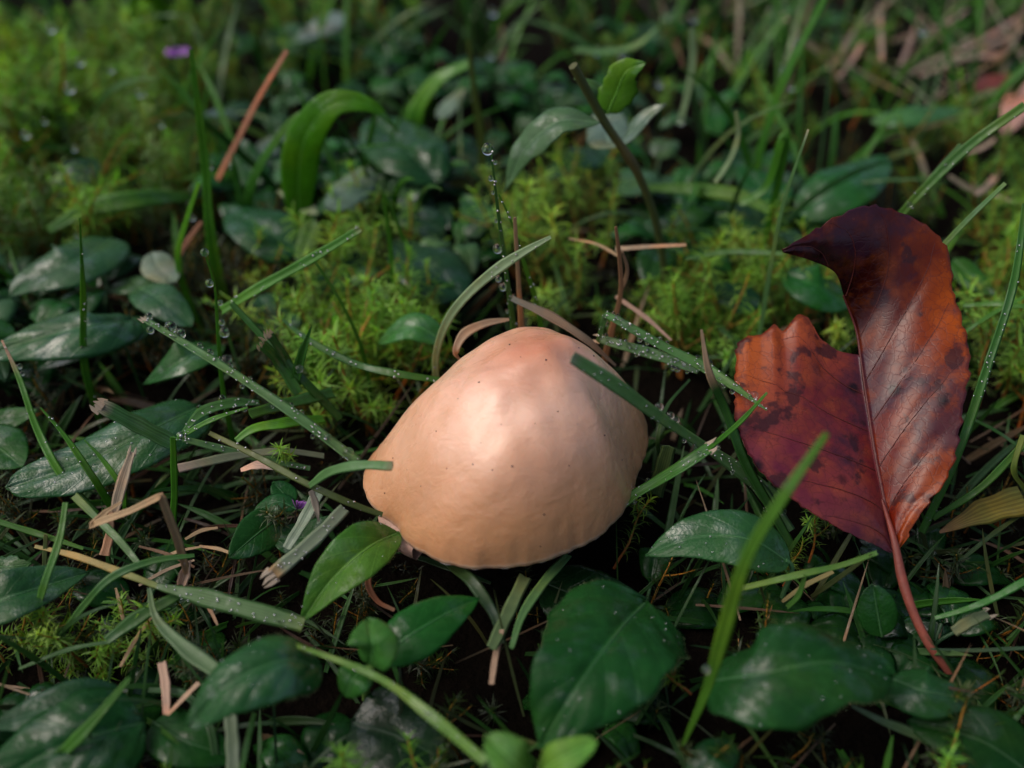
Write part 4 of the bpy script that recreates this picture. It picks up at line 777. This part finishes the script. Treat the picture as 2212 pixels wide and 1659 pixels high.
    r = MB(); tube(r, q, np.interp(s_, [0, .3, .45, 1], [.02, .066, .060, .055]), cc, 12); r.build('petiole', M_STEM, root)
    return D0
dead_leaf()

# ------------------------------------------------------------------ moss
def moss_shoot_geo(seed, L=2.2, nl=46, dens=1.):
    rs = np.random.default_rng(seed)
    z = np.linspace(0, 1, 9); bend = rs.uniform(.05, .35); az = rs.uniform(0, 6.28)
    p = np.stack([np.cos(az)*bend*z**2*L*.6 + .03*np.sin(z*9 + seed), np.sin(az)*bend*z**2*L*.6 + .03*np.cos(z*8), z*L*(1 - .25*bend*z)], 1)
    st = MB(); cs = np.array([(.28, .085, .018)])*(1 - z[:, None]) + np.array([(.30, .20, .03)])*z[:, None]
    tube(st, p, np.linspace(.035, .014, 9), cs, 5)
    lf = MB(); t = nrm(np.gradient(p, axis=0))
    branches = [(p, 1., nl)]
    for b in range(rs.integers(1, 4)):
        i = rs.integers(3, 7); a = rs.uniform(0, 6.28); d = np.array([np.cos(a), np.sin(a), .55]); ll = rs.uniform(.3, .7)
        zz = np.linspace(0, 1, 5)[:, None]; bp = p[i] + d*zz*ll + np.array([0, 0, .15])*zz**2
        tube(st, bp, np.linspace(.02, .01, 5), cs[i:i+1]*np.ones((5, 1)), 4, caps=False); branches.append((bp, .75, 20))
    V, F, UVs, Cs = [], [], [], []; k = 0
    for bp, sz, cnt in branches:
        bt = nrm(np.gradient(bp, axis=0))
        for j in range(cnt):
            f = (.12 + .88*(j + rs.random())/cnt)**.8; ii = min(f, .999)*(len(bp) - 1); i0 = int(ii); q = bp[i0] + (bp[min(i0+1, len(bp)-1)] - bp[i0])*(ii - i0)
            T = bt[i0]; a = j*2.399 + rs.normal()*.4; e1 = nrm(np.cross(T, [.3, .7, .2])); e2 = np.cross(T, e1)
            R_ = e1*math.cos(a) + e2*math.sin(a); S_ = np.cross(T, R_)
            l = .36*sz*rs.uniform(.75, 1.25)*(1 if f < .9 else .8); wd = .021*sz*rs.uniform(.8, 1.2)
            o0 = rs.uniform(.4, .9) if f < .9 else rs.uniform(.1, .35); curve = rs.uniform(.5, 1.5)
            cur = q.copy(); ang = o0; rows = []
            for m_, (ww, fr) in enumerate(((.6, 0), (1., .28), (.55, .36), (.0, .36))):
                cur = cur + (T*math.cos(ang) + R_*math.sin(ang))*l*fr; ang += curve*.42
                if ww: rows += [cur - S_*wd*ww, cur + S_*wd*ww]
                else: rows += [cur]
            V += rows; F += [[k, k+1, k+3, k+2], [k+2, k+3, k+5, k+4]]; F.append([k+4, k+5, k+6, k+6]); k += 7
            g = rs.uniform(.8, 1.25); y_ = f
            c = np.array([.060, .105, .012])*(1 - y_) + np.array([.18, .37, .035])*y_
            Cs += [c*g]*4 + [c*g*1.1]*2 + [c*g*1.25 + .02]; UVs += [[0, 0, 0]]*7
    V = np.array(V); Cs = np.array(Cs); F = np.array(F); quads = F[F[:, 2] != F[:, 3]]; tris = F[F[:, 2] == F[:, 3]][:, :3]
    return st, (V, quads, tris, Cs)
PROTO = []
for s0 in range(8):
    st, lfd = moss_shoot_geo(100 + s0, L=1.6 + .15*(s0 % 4), nl=58)
    lf = MB(); lf.add(lfd[0], lfd[1], None, lfd[3]); lf2 = MB(); lf.f.append(lfd[2])
    PROTO.append((st, lf, st.mesh('moss_stem', M_STEM), lf.mesh('moss_leaves', M_MOSS, flat=True), lfd))
def moss_thing(pos, label, group=None, scale=1., tilt=(0, 0), rz=None, k=None):
    k = random.randrange(8) if k is None else k
    r = empty('moss_shoot', pos); r.rotation_euler = (tilt[0], tilt[1], random.uniform(0, 6.28) if rz is None else rz); r.scale = (scale,)*3
    for nm, me in (('stem', PROTO[k][2]), ('leaves', PROTO[k][3])):
        o = bpy.data.objects.new(nm, me); COL.objects.link(o); o.parent = r
        if nm == 'leaves': o['kind'] = 'stuff'
    return tag(r, label, 'moss', group)
def inpoly(x, y, poly):
    c = False; n = len(poly)
    for i in range(n):
        x1, y1 = poly[i]; x2, y2 = poly[i-1]
        if (y1 > y) != (y2 > y) and x < (x2 - x1)*(y - y1)/(y2 - y1) + x1: c = not c
    return c
def scatter(poly, n, h):
    xs = [p_[0] for p_ in poly]; ys = [p_[1] for p_ in poly]; out = []
    g0 = np.array([P(x, y, h) for x, y in poly]); lo = g0.min(0); hi = g0.max(0)
    while len(out) < n:
        q = np.array([random.uniform(lo[0], hi[0]), random.uniform(lo[1], hi[1]), h])
        if inpoly(q[0], q[1], [(a[0], a[1]) for a in g0]): out.append(q)
    return out
def where(q, poly):
    g = np.array([P(x, y, 0) for x, y in poly])[:, :2]; f = (q[:2] - g.min(0))/(np.ptp(g, axis=0) + 1e-9)
    a = ('at its left', '', 'at its right')[min(2, int(f[0]*3))]; b = ('front', 'middle', 'back')[min(2, int(f[1]*3))]
    return b + (' ' + a if a else ' centre')
ZONES = [
    ([(610, 720), (770, 690), (960, 760), (900, 870), (800, 950), (720, 960), (620, 850)], 54, .0, 'SIZE moss shoot in the spiky clump against the cap\'s left side', 'moss shoots left of the cap', .95),
    ([(740, 560), (870, 520), (900, 640), (760, 690), (600, 690), (560, 640)], 12, .1, 'SIZE moss shoot with an orange stem standing behind the left clump', 'moss shoots behind the left clump', 1.15),
    ([(1090, 460), (1280, 430), (1330, 690), (1150, 740), (1060, 700)], 20, .0, 'SIZE moss shoot in the tuft behind the crown', 'moss shoots behind the crown', 1.1),
    ([(1330, 640), (1480, 570), (1660, 640), (1600, 780), (1480, 860), (1380, 830), (1330, 760)], 34, .0, 'SIZE moss shoot between the cap\'s right shoulder and the dead leaf', 'moss shoots between cap and dead leaf', .95),
    ([(1640, 640), (1830, 680), (1830, 790), (1660, 740)], 14, .0, 'SIZE moss shoot in the dead leaf\'s missing piece', 'moss shoots behind the missing piece', .95),
    ([(2090, 560), (2215, 520), (2215, 880), (2100, 860)], 30, .0, 'SIZE moss shoot at the right edge beyond the dead leaf', 'moss shoots at the right edge', 1.0),
    ([(0, 1385), (110, 1375), (230, 1400), (380, 1395), (330, 1450), (0, 1440)], 12, -.1, 'SIZE moss shoot in the strip above the bottom left leaves', 'moss shoots at the lower left', .62),
]
for poly, n_, h_, lab, grp, sc_ in ZONES:
    for q in scatter(poly, n_, max(h_, 0)):
        q[2] = h_ - random.uniform(0, .3)
        f_ = random.uniform(.75, 1.25); sz_ = 'small' if f_ < .92 else 'medium' if f_ < 1.08 else 'tall'; lb = lab.replace('SIZE', sz_)
        moss_thing(q, lb + ', ' + where(q, poly), grp + ', ' + sz_ + ', ' + where(q, poly), sc_*f_, (random.uniform(-.45, .45), random.uniform(-.45, .45)))
moss_thing(P(610, 1010, 1.0) + [0, 0, -.1], 'single star-shaped moss tip between the olive stalk and the dewy blade', None, .55, (.2, -.3), k=1)
moss_thing(P(1330, 1230, .2), 'lone spiky moss star just below the cap\'s lower right rim', None, .62, (.6, .2), k=2)
moss_thing(P(1750, 1215, .5), 'moss tip under the lower edge of the dead leaf', None, .55, (.2, .2), k=3)
moss_thing(P(1690, 1265, .3), 'dim moss tip between the dead leaf and the pale-sheened leaf', None, .5, (.1, -.3), k=4)
moss_thing(P(1490, 1500, .5), 'moss scrap beside the foot of the blurred blade', None, .5, (.5, .5), k=5)
moss_thing(P(185, 1440, .1), 'bright moss tip standing alone above the bottom left leaves', None, .6, (.1, .1), k=6)
def moss_carpet(zones, name='moss', label='carpet of yellow-green moss over the soil behind and around the leaves', gain=1., sink=0.):
    mb = MB(); V, Q, T, C, k = [], [], [], [], 0
    for poly, n_, sc_ in zones:
        for q in scatter(poly, n_, .3):
            st, lf, _, _, (v, qd, tr, c) = PROTO[random.randrange(8)]
            a = random.uniform(0, 6.28); s_ = sc_*random.uniform(.7, 1.25); tx, ty = random.uniform(-.5, .5), random.uniform(-.5, .5)
            Rz = np.array([[math.cos(a), -math.sin(a), 0], [math.sin(a), math.cos(a), 0], [0, 0, 1]])
            Rt = np.array([[1, 0, tx], [0, 1, ty], [-tx, -ty, 1]])
            cl = math.sin(q[0]*1.1 + 2*math.sin(q[1]*.6))*math.sin(q[1]*.9 + 1.7*math.sin(q[0]*.8)) + .5*math.sin(q[0]*2.9 + q[1]*2.3)
            q[2] = -random.uniform(0, .5) - sink + .45*cl; gn = .78*(1. + .5*cl)*np.array([.85, 1., 1.])
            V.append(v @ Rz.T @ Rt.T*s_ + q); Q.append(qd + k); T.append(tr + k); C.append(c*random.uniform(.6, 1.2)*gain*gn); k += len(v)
            sv = np.concatenate(st.v) @ Rz.T @ Rt.T*s_ + q; V.append(sv); C.append(np.concatenate(st.c))
            for f in st.f: (Q if f.shape[1] == 4 else T).append(f + k)
            k += len(sv)
    mb.add(np.concatenate(V), np.concatenate(Q), None, np.concatenate(C)); mb.f.append(np.concatenate(T))
    o = mb.build(name, M_MOSS, flat=True); tag(o, label, None, None, 'stuff')
moss_carpet([
    ([(-400, 120), (420, 90), (470, 420), (250, 560), (-200, 660)], 460, 1.1),
    ([(420, 60), (900, 20), (900, 150), (480, 250)], 40, 1.0),
    ([(1150, 20), (1950, -20), (1900, 320), (1500, 330), (1200, 140)], 50, .85),
    ([(1880, 250), (2500, 150), (2600, 900), (2100, 900), (2080, 500), (1950, 440)], 110, .95),
    ([(-900, 40), (-300, 100), (-150, 900), (-150, 1900), (-1300, 1900)], 260, .9), ([(2350, 900), (3400, 900), (3400, 1900), (2300, 1900)], 160, .85), ([(-150, 1760), (2300, 1760), (2300, 2300), (-150, 2300)], 110, .7),
    ([(600, 650), (1000, 650), (900, 920), (640, 900)], 18, .8), ([(1340, 600), (1700, 560), (1640, 800), (1340, 760)], 24, .8),
])

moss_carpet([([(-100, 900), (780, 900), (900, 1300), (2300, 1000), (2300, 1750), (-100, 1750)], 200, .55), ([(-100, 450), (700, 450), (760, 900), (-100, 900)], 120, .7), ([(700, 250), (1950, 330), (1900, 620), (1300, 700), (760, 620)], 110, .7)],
            'shade_toned_moss', 'moss over the soil in the gaps between the leaves, colour darkened for shade', np.array([.16, .14, .2]), .3)  # gain darkens the moss colour so the gaps read as deep shade

# ------------------------------------------------------------------ filler turf: separate blades behind, undergrowth stuff between
def rand_blade(mb, root, L, wd, az, lean, curl, c, seg=9):
    z = np.linspace(0, 1, seg); th_ = lean + curl*z
    d = np.stack([np.sin(th_)*math.cos(az), np.sin(th_)*math.sin(az), np.cos(th_)], 1)
    p = root + np.r_[[[0, 0, 0]], np.cumsum(d[:-1]*L/(seg - 1), 0)]
    blade_mb(mb, p, z, wd*np.interp(z, [0, .3, .75, 1], [.7, 1, .75, .06]), c, fold=.35, roll=random.uniform(-40, 40), up=.3)
    return p
BACK = [('short green blade low in the lower left shade', 'low grass blades at the lower left', [(0, 1000), (740, 1000), (740, 1659), (0, 1659)], 30),
        ('short green blade low in the lower right shade', 'low grass blades at the lower right', [(1420, 1000), (2212, 900), (2212, 1659), (1300, 1659)], 20),
        ('short green blade low among the leaves left of the cap', 'low grass blades left of the cap', [(0, 640), (760, 640), (720, 1000), (0, 1000)], 34),
        ('thin green blade in the upper left turf', 'grass blades in the upper left moss', [(0, 20), (560, 10), (480, 330), (0, 430)], 48),
        ('thin green blade in the top middle turf', 'grass blades along the top middle', [(560, 5), (1240, 5), (1180, 190), (560, 220)], 60),
        ('thin green blade in the upper right turf', 'grass blades at the upper right', [(1240, 5), (2212, -10), (2212, 300), (1700, 330), (1380, 260)], 100),
        ('short green blade among dark leaves behind the cap', 'grass blades among the middle leaves', [(460, 420), (1040, 320), (1040, 480), (860, 560), (560, 600)], 24),
        ('short green blade in the gap behind the dead leaf', 'grass blades behind the dead leaf', [(1420, 330), (1900, 340), (1650, 640), (1440, 640)], 24)]
FARG = MB()
for lab, grp, poly, n_ in BACK:
    for q in scatter(poly, n_, .4):
        q[2] = -.1; mb = MB(); far = q[1] > 17; low = 'low' in grp
        L = random.uniform(.9, 2.0) if low else random.uniform(2.2, 5.0) if far else random.uniform(1.5, 2.8)
        cn, c = random.choice([('green', (.045, .17, .018)), ('green', (.045, .17, .018)), ('dark green', (.022, .09, .014)), ('bright green', GREEN), ('mid-green', (.04, .12, .025)), ('pale green', (.09, .16, .06))])
        if low: cn, c = random.choice([('green', (.045, .17, .018)), ('dark green', (.022, .09, .014)), ('grey-green', (.06, .13, .045))])
        sz_ = ('tall ' if L > 3.4 else 'short ') if 'thin green' in lab else ''
        lb = lab.replace('thin green', sz_ + 'thin ' + cn).replace('short green', 'short ' + cn) + ', ' + where(q, poly)
        rand_blade(FARG if q[1] > 26 else mb, q, L, random.uniform(.05, .15) if low else random.uniform(.07, .22), random.uniform(0, 6.28), random.uniform(.5, 1.25) if low else random.uniform(.05, .7), random.uniform(.1, .8) if low else random.uniform(.2, 1.5), c)
        if q[1] <= 26: tag(mb.build('blade_of_grass', M_GRASS, origin=q), lb, 'grass blade', grp + ': ' + lb)
tag(FARG.build('grass', M_GRASS), 'far blurred grass along the top of the turf', None, None, 'stuff')
for k, q in enumerate(scatter([(1420, 5), (2212, -10), (2212, 330), (1900, 300), (1500, 180)], 40, .4)):
    q[2] = random.uniform(.0, 1.); mb = MB(); rand_blade(mb, q, random.uniform(2., 4.5), random.uniform(.05, .11), random.uniform(0, 6.28), random.uniform(.7, 1.5), random.uniform(-.4, .8), random.choice([(.20, .24, .14), (.14, .20, .09), (.26, .25, .17)]))
    wq = where(q, [(1420, 5), (2212, -10), (2212, 330), (1900, 300), (1500, 180)])
    tag(mb.build('blade_of_grass', M_GRASS, origin=q), 'fine pale tangled blade in the dull upper right grass, ' + wq, 'grass blade', 'fine pale blades at the upper right, ' + wq)
for k, q in enumerate(scatter([(1420, 5), (2212, -10), (2212, 400), (2000, 380), (1800, 250), (1500, 200)], 26, .4)):
    q[2] = .1; mb = MB(); rand_blade(mb, q, random.uniform(1.8, 4.), random.uniform(.07, .17), random.uniform(0, 6.28), random.uniform(.2, 1.35), random.uniform(-.3, .6), random.choice([(.26, .22, .15), (.28, .24, .16), (.22, .17, .11), (.17, .12, .08)]))
    wq = where(q, [(1420, 5), (2212, -10), (2212, 400), (2000, 380), (1800, 250), (1500, 200)])
    tag(mb.build('dry_straw', M_STRAW, origin=q), 'tan straw in the blurred dead grass at the upper right, ' + wq, 'dry straw', 'standing straws at the upper right, ' + wq)
def undergrowth():
    mb = MB()
    for _ in range(900):
        y = random.uniform(3, 60); x = random.uniform(-1, 1)*(6 + y*.75)
        if abs(x - .0) < 2.0 and 8.6 < y < 12.4: continue
        d = (y*math.cos(PITCH))
        q = np.array([x, y, -.15]); near = y < 13
        L = random.uniform(.6, 1.3) if near else random.uniform(1., 2.6)
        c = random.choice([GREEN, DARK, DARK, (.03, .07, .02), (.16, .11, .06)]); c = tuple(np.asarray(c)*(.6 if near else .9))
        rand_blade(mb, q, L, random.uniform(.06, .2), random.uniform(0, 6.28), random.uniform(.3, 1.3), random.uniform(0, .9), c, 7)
    for _ in range(400):                                     # beyond the picture the turf goes on
        y = random.uniform(50, 130); q = np.array([random.uniform(-1, 1)*y, y, -.1])
        rand_blade(mb, q, random.uniform(2, 5), random.uniform(.15, .35), random.uniform(0, 6.28), random.uniform(.1, .8), random.uniform(.2, 1.2), random.choice([GREEN, DARK, BRIGHT]), 6)
    for _ in range(900):                                     # fine shaded grass filling the gaps
        y = random.uniform(4.5, 17); q = np.array([random.uniform(-1, 1)*(4.5 + y*.55), y, random.uniform(-.2, .3)])
        if np.hypot(q[0], q[1] - 10.45) < 2.15: continue
        rand_blade(mb, q, random.uniform(.8, 1.9), random.uniform(.03, .09), random.uniform(0, 6.28), random.uniform(.3, 1.5), random.uniform(-.2, 1.), random.choice([(.020, .075, .012), (.028, .09, .016), (.014, .05, .010), (.05, .07, .025)]), 7)
    for _ in range(160):                                     # dead roots and fibres on the soil
        y = random.uniform(5, 14); q = np.array([random.uniform(-1, 1)*(5 + y*.5), y, random.uniform(-.1, .5)])
        if np.hypot(q[0], q[1] - 10.45) < 2.1: continue
        rand_blade(mb, q, random.uniform(.8, 2.2), random.uniform(.02, .06), random.uniform(0, 6.28), random.uniform(1., 1.7), random.uniform(-.5, .8), random.choice([(.12, .08, .05), (.2, .14, .08), (.05, .03, .02), (.07, .08, .03)]), 7)
    tag(mb.build('undergrowth', M_GRASS), 'tangle of short grass and stems on the dark soil between the leaves', None, None, 'stuff')
undergrowth()
def low_plant(q, label, group, n_=5, sz=1., low=False):
    r = empty('low_plant', q)
    for k in range(n_):
        a = k*6.28/n_ + random.uniform(-.4, .4); L = sz*random.uniform(.7, 1.15); h = random.uniform(.0, .3) if low else random.uniform(.6, 1.5)
        dv = np.array([math.cos(a), math.sin(a), 0]); p0 = q + dv*.25*sz + [0, 0, h*.85]; pts = np.array([p0, p0 + dv*L*.5 + [0, 0, .22], p0 + dv*L + [0, 0, random.uniform(-.3, .1)]])
        p, s = smooth(pts, 14); g = random.uniform(.7, 1.35); c = (.65 if low else 1.)*np.array(random.choice([LDARK, LMID] if low else [LDARK, LMID, LGREY]))*g  # low leaves get a darker colour to deepen the shade there
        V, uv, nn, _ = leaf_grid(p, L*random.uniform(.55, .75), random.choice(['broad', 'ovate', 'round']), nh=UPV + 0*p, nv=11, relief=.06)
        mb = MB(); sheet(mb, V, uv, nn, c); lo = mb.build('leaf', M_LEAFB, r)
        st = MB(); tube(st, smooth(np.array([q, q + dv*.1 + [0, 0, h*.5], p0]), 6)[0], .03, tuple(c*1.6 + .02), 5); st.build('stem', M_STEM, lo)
    return tag(r, label, 'plant', group)
LOWZ = [('small leafy plant in the deep shade at the lower left', 'leafy plants in the lower left shade', [(-50, 1050), (800, 1050), (1000, 1700), (-50, 1700)], 6),
        ('small leafy plant in the deep shade at the lower right', 'leafy plants in the lower right shade', [(1000, 1350), (1420, 1150), (2212, 1000), (2212, 1700), (1000, 1700)], 8),
        ('small leafy plant in the dark layer behind the mushroom', 'leafy plants behind the mushroom', [(480, 300), (1060, 280), (1060, 640), (700, 660), (480, 560)], 12),
        ('small leafy plant in the blurred turf near the top', 'leafy plants near the top', [(420, 20), (1800, 0), (1750, 200), (500, 220)], 22),
        ('small leafy plant behind the dead leaf', 'leafy plants behind the dead leaf', [(1380, 330), (1900, 330), (1850, 560), (1440, 600)], 10),
        ('small leafy plant in the left part of the turf', 'leafy plants at the left', [(-100, 480), (420, 480), (420, 720), (-100, 760)], 6)]
for lab, grp, poly, n_ in LOWZ:
    for q in scatter(poly, n_, 1.2):
        q[2] = -.1; nl_ = random.randint(4, 7); lb = lab.replace('leafy', {4: 'four-leaved', 5: 'five-leaved', 6: 'six-leaved', 7: 'seven-leaved'}[nl_])
        low_plant(q, lb + ', ' + where(q, poly), grp + f', {nl_} leaves, ' + where(q, poly), nl_, random.uniform(.8, 1.25), 'shade' in lab)
hf = empty('violet_flower', P(385, 112, 1.6)); tag(hf, 'blurred violet flower in the turf at the upper left', 'flower')
pb = MB()
for a in range(6):
    b = P(385, 118, 1.8); d = np.array([math.cos(a), math.sin(a), .4]); q, _ = smooth(np.array([b, b + d*.18, b + d*.36 - [0, 0, .05]]), 6)
    V, uv, nn, _ = leaf_grid(q, .22, 'round', nv=7, relief=0.); sheet(pb, V, uv, nn, (.3, .1, .4), .01)
pb.build('petals', M_PETAL, hf); st = MB(); b = P(385, 118, 1.8); tube(st, np.array([[b[0], b[1], -.1], b - [0, 0, .5], b]), .04, GREEN); st.build('stem', M_STEM, hf)

# ------------------------------------------------------------------ dew
def ico(sub):
    f = (1 + 5**.5)/2
    v = nrm(np.array([(-1, f, 0), (1, f, 0), (-1, -f, 0), (1, -f, 0), (0, -1, f), (0, 1, f), (0, -1, -f), (0, 1, -f), (f, 0, -1), (f, 0, 1), (-f, 0, -1), (-f, 0, 1)]))
    F = np.array([(0,11,5),(0,5,1),(0,1,7),(0,7,10),(0,10,11),(1,5,9),(5,11,4),(11,10,2),(10,7,6),(7,1,8),(3,9,4),(3,4,2),(3,2,6),(3,6,8),(3,8,9),(4,9,5),(2,4,11),(6,2,10),(8,6,7),(9,8,1)])
    for _ in range(sub):
        V = list(map(tuple, v)); ix = {}; nf = []
        def mid(a, b):
            k = (min(a, b), max(a, b))
            if k not in ix: V.append(tuple(nrm((np.array(V[a]) + np.array(V[b]))/2))); ix[k] = len(V) - 1
            return ix[k]
        for a, b, c in F:
            ab, bc, ca = mid(a, b), mid(b, c), mid(c, a); nf += [(a, ab, ca), (b, bc, ab), (c, ca, bc), (ab, bc, ca)]
        v, F = np.array(V), np.array(nf)
    return v, F
mb = MB(); iv, iF = ico(3); mb.add(iv, iF); DROP = mb.mesh('dew_drop', M_WATER)
def drop(p, r, label, group=None, sag=1.08):
    o = bpy.data.objects.new('dew_drop', DROP); COL.objects.link(o); o.location = [float(q)*U for q in p]; o.scale = (r, r, r*sag)
    return tag(o, label, 'dew drop', group)
def drops_on(key, items, label, group=None):
    p, s, sd, nn, ww = CURVES[key]
    for it in items:
        t, side, rp = it[:3]; lab = it[3] if len(it) > 3 else None
        i = min(int(t*(len(p) - 1) + .5), len(p) - 1); r = px(p[i], rp)
        off = sd[i]*side*(ww[i]*.5 + r*.75) if abs(side) > .5 else nn[i]*r*.95 + sd[i]*side*ww[i]*.5
        drop(p[i] + off + [0, 0, -.2*r], r, lab or label, None if lab else group)
drops_on('needle', [(1.0, -.6, 13, 'largest dew drop hanging at the tip of the needle blade behind the crown'), (.9, -1, 6), (.86, -1, 4), (.78, -1, 4), (.72, -1, 10, 'big dew drop on the left of the needle blade, above its middle'), (.68, 1, 5), (.6, -1, 8), (.55, 1, 4), (.5, -1, 4), (.42, 1, 4), (.95, 1, 5)], 'dew drop strung along the needle blade behind the crown', 'drops on the needle blade')
drops_on('long', [(.99, 1, 8), (.97, -1, 8, 'round drop under the tip of the long dewy blade'), (.9, 1, 13, 'biggest drop on the long dewy blade, near its tip'), (.84, 1, 11), (.86, 0, 5), (.76, 1, 7), (.73, 1, 7), (.66, 1, 5), (.6, 1, 6), (.54, -1, 5), (.5, 1, 4), (.4, -1, 4), (.35, 1, 5), (.28, 1, 5), (.2, -1, 5), (.12, 0, 9), (.07, 0, 12, 'wide drop on the long dewy blade where it meets the cap')], 'dew drop strung along the long dewy blade left of the cap', 'drops on the long dewy blade')
drops_on('drops', [(1.0, 0, 9, 'topmost clear drop balanced on the thin blade at left'), (.86, -1, 9), (.8, 1, 6), (.72, 1, 7), (.66, 1, 11), (.55, 1, 12, 'lowest big drop on the thin blade at left')], 'dew drop hung on the thin blade left of the clean bright one', 'drops on the thin left blade')
drops_on('dewy', [(t, random.choice([-.8, -.4, .3, .9]), random.uniform(3.5, 6.5)) for t in np.linspace(.1, .9, 26)] + [(.1, 1, 9, 'violet-tinted drop near the lower end of the bent dewy blade')], 'small dew drop on the bent dewy blade right of the crown', 'drops on the bent dewy blade')
drops_on('dewy2', [(t, random.choice([-.8, -.4, .3, .9]), random.uniform(3.5, 6.5)) for t in np.linspace(.1, .95, 18)], 'small dew drop on the blade under the bent dewy one', 'drops on the second dewy blade')
drops_on('over', [(.52, 1, 7), (.56, 1, 8), (.46, -1, 5), (.3, 1, 5), (.62, 1, 9, 'tan-tinted drop at the cap\'s right edge on the cut blade')], 'dew drop on the cut blade over the cap\'s right shoulder', 'drops on the cut blade')
drops_on('node', [(.12, 0, 9, 'bright white drop at the node right of the big pale leaf')], '')
drops_on('left1', [(.85, 1, 6), (.8, 1, 5)], 'dew drop on the brown-tipped blade at far left', 'drops on the brown-tipped blade')
drops_on('left2', [(.42, 1, 9, 'clear drop on the blade over the middle of the big pale leaf')], '')
drops_on('right_in', [(.55, 0, 8), (.62, 0, 6), (.42, 0, 6), (.35, 0, 5), (.3, 1, 5)], 'dew drop on the long blade entering from the right edge', 'drops on the right-edge blade')
drops_on('broad', [(.35, -1, 8), (.45, -1, 5), (.9, 0, 6), (.3, 1, 4)], 'dew drop on the broad blade at the cap\'s lower right', 'drops on the broad blade')
drops_on('flatdew', [(t, random.choice([-.9, .9, .2]), random.uniform(4, 6)) for t in (.15, .3, .5, .62, .75)], 'dew drop on the flat blade between the broad blade and the dead leaf', 'drops on the flat dewy blade')
drops_on('sweep', [(.8, 1, 7, 'bright drop where the curving pale blade passes the needle blade')], '')
drops_on('point', [(.25, .3, 9, 'bright white drop in the fold of the short pointed blade')], '')
drops_on('thin', [(.1, 1, 6), (.3, -1, 3)], 'tiny drop on the thin blade in front of the dead leaf', 'drops on the thin blade')
drops_on('curl', [(.4, 1, 8), (.6, 1, 6), (.2, -1, 6)], 'dew drop on the wide curling blade end at left', 'drops on the curling blade end')
drops_on('bottom', [(.55, 0, 4), (.68, 0, 4), (.8, .4, 4)], 'tiny drop on the stalk blade at the bottom', 'drops on the bottom blade')
drop(P(1525, 1446, 2.2), px(P(1525, 1446, 2.2), 9), 'round drop beside the foot of the blurred blade')
for k, (x, y, h, r) in enumerate(((110, 60, 3.2, 10), (173, 133, 3., 9), (150, 190, 2.8, 11), (303, 200, 2.6, 10), (348, 268, 2.4, 7), (55, 290, 2.4, 9), (160, 320, 2.3, 7), (96, 262, 2.4, 6), (415, 470, 2.2, 7), (240, 150, 2.8, 7), (452, 360, 2.6, 7), (165, 510, 2.0, 4))):
    drop(P(x, y, h), px(P(x, y, h), r), 'blurred glinting drop over the moss at the upper left', 'drops over the upper left moss')
for k, (x, y, h, r) in enumerate(((1065, 25, 2.6, 10), (1290, 110, 2.2, 9), (1345, 118, 2.2, 8), (1425, 180, 2.4, 9), (1470, 262, 2.6, 9), (1730, 85, 2.4, 11), (1710, 188, 2., 7), (1995, 65, 2.4, 9), (1500, 40, 2.2, 8), (1060, 120, 2.4, 8), (1693, 145, 2.4, 6))):
    drop(P(x, y, h), px(P(x, y, h), r), 'blurred glinting drop in the turf along the top right', 'drops in the top right turf')
def fine_dew():
    mb = MB(); v1, f1 = ico(1)
    for key, n_ in (('long', 60), ('dewy', 60), ('dewy2', 60), ('over', 34), ('needle', 40), ('needle2', 30), ('node', 16), ('node2', 26), ('broad', 26), ('flatdew', 34), ('runner', 40), ('right_tall', 26), ('right_in', 30), ('pale_cut', 20), ('curl', 24), ('stalk', 12), ('bright', 20), ('sweep', 16), ('moss_cross', 16), ('up_left', 14), ('left1', 10), ('left2', 10), ('bottom', 14)):
        p, s, sd, nn, ww = CURVES[key]
        for _ in range(n_):
            i = random.randrange(1, len(p)); f = random.random(); r = px(p[i], random.uniform(1.2, 3.0)); q = p[i-1]*f + p[i]*(1 - f) + sd[i]*ww[i]*random.uniform(-.5, .5) + nn[i]*r*.6
            mb.add(v1*r + q, f1)
    for key, n_ in (('big', 34), ('right', 34), ('lobed', 26), ('pale_left', 30), ('mid_right', 20), ('hairy', 8)):
        V, nn = LEAVES[key]
        for _ in range(n_):
            i = random.randrange(2, V.shape[0] - 2); j = random.randrange(1, V.shape[1] - 1); r = px(V[i, j], random.uniform(.8, 2.2)); mb.add(v1*[r, r, r*.7] + V[i, j] + nn[i]*r*.4 + RNG.normal(size=3)*.01, f1)
    tag(mb.build('fine_dew', M_BEAD), 'fine beads of dew sprinkled over the blades and leaves', None, None, 'stuff')
fine_dew()
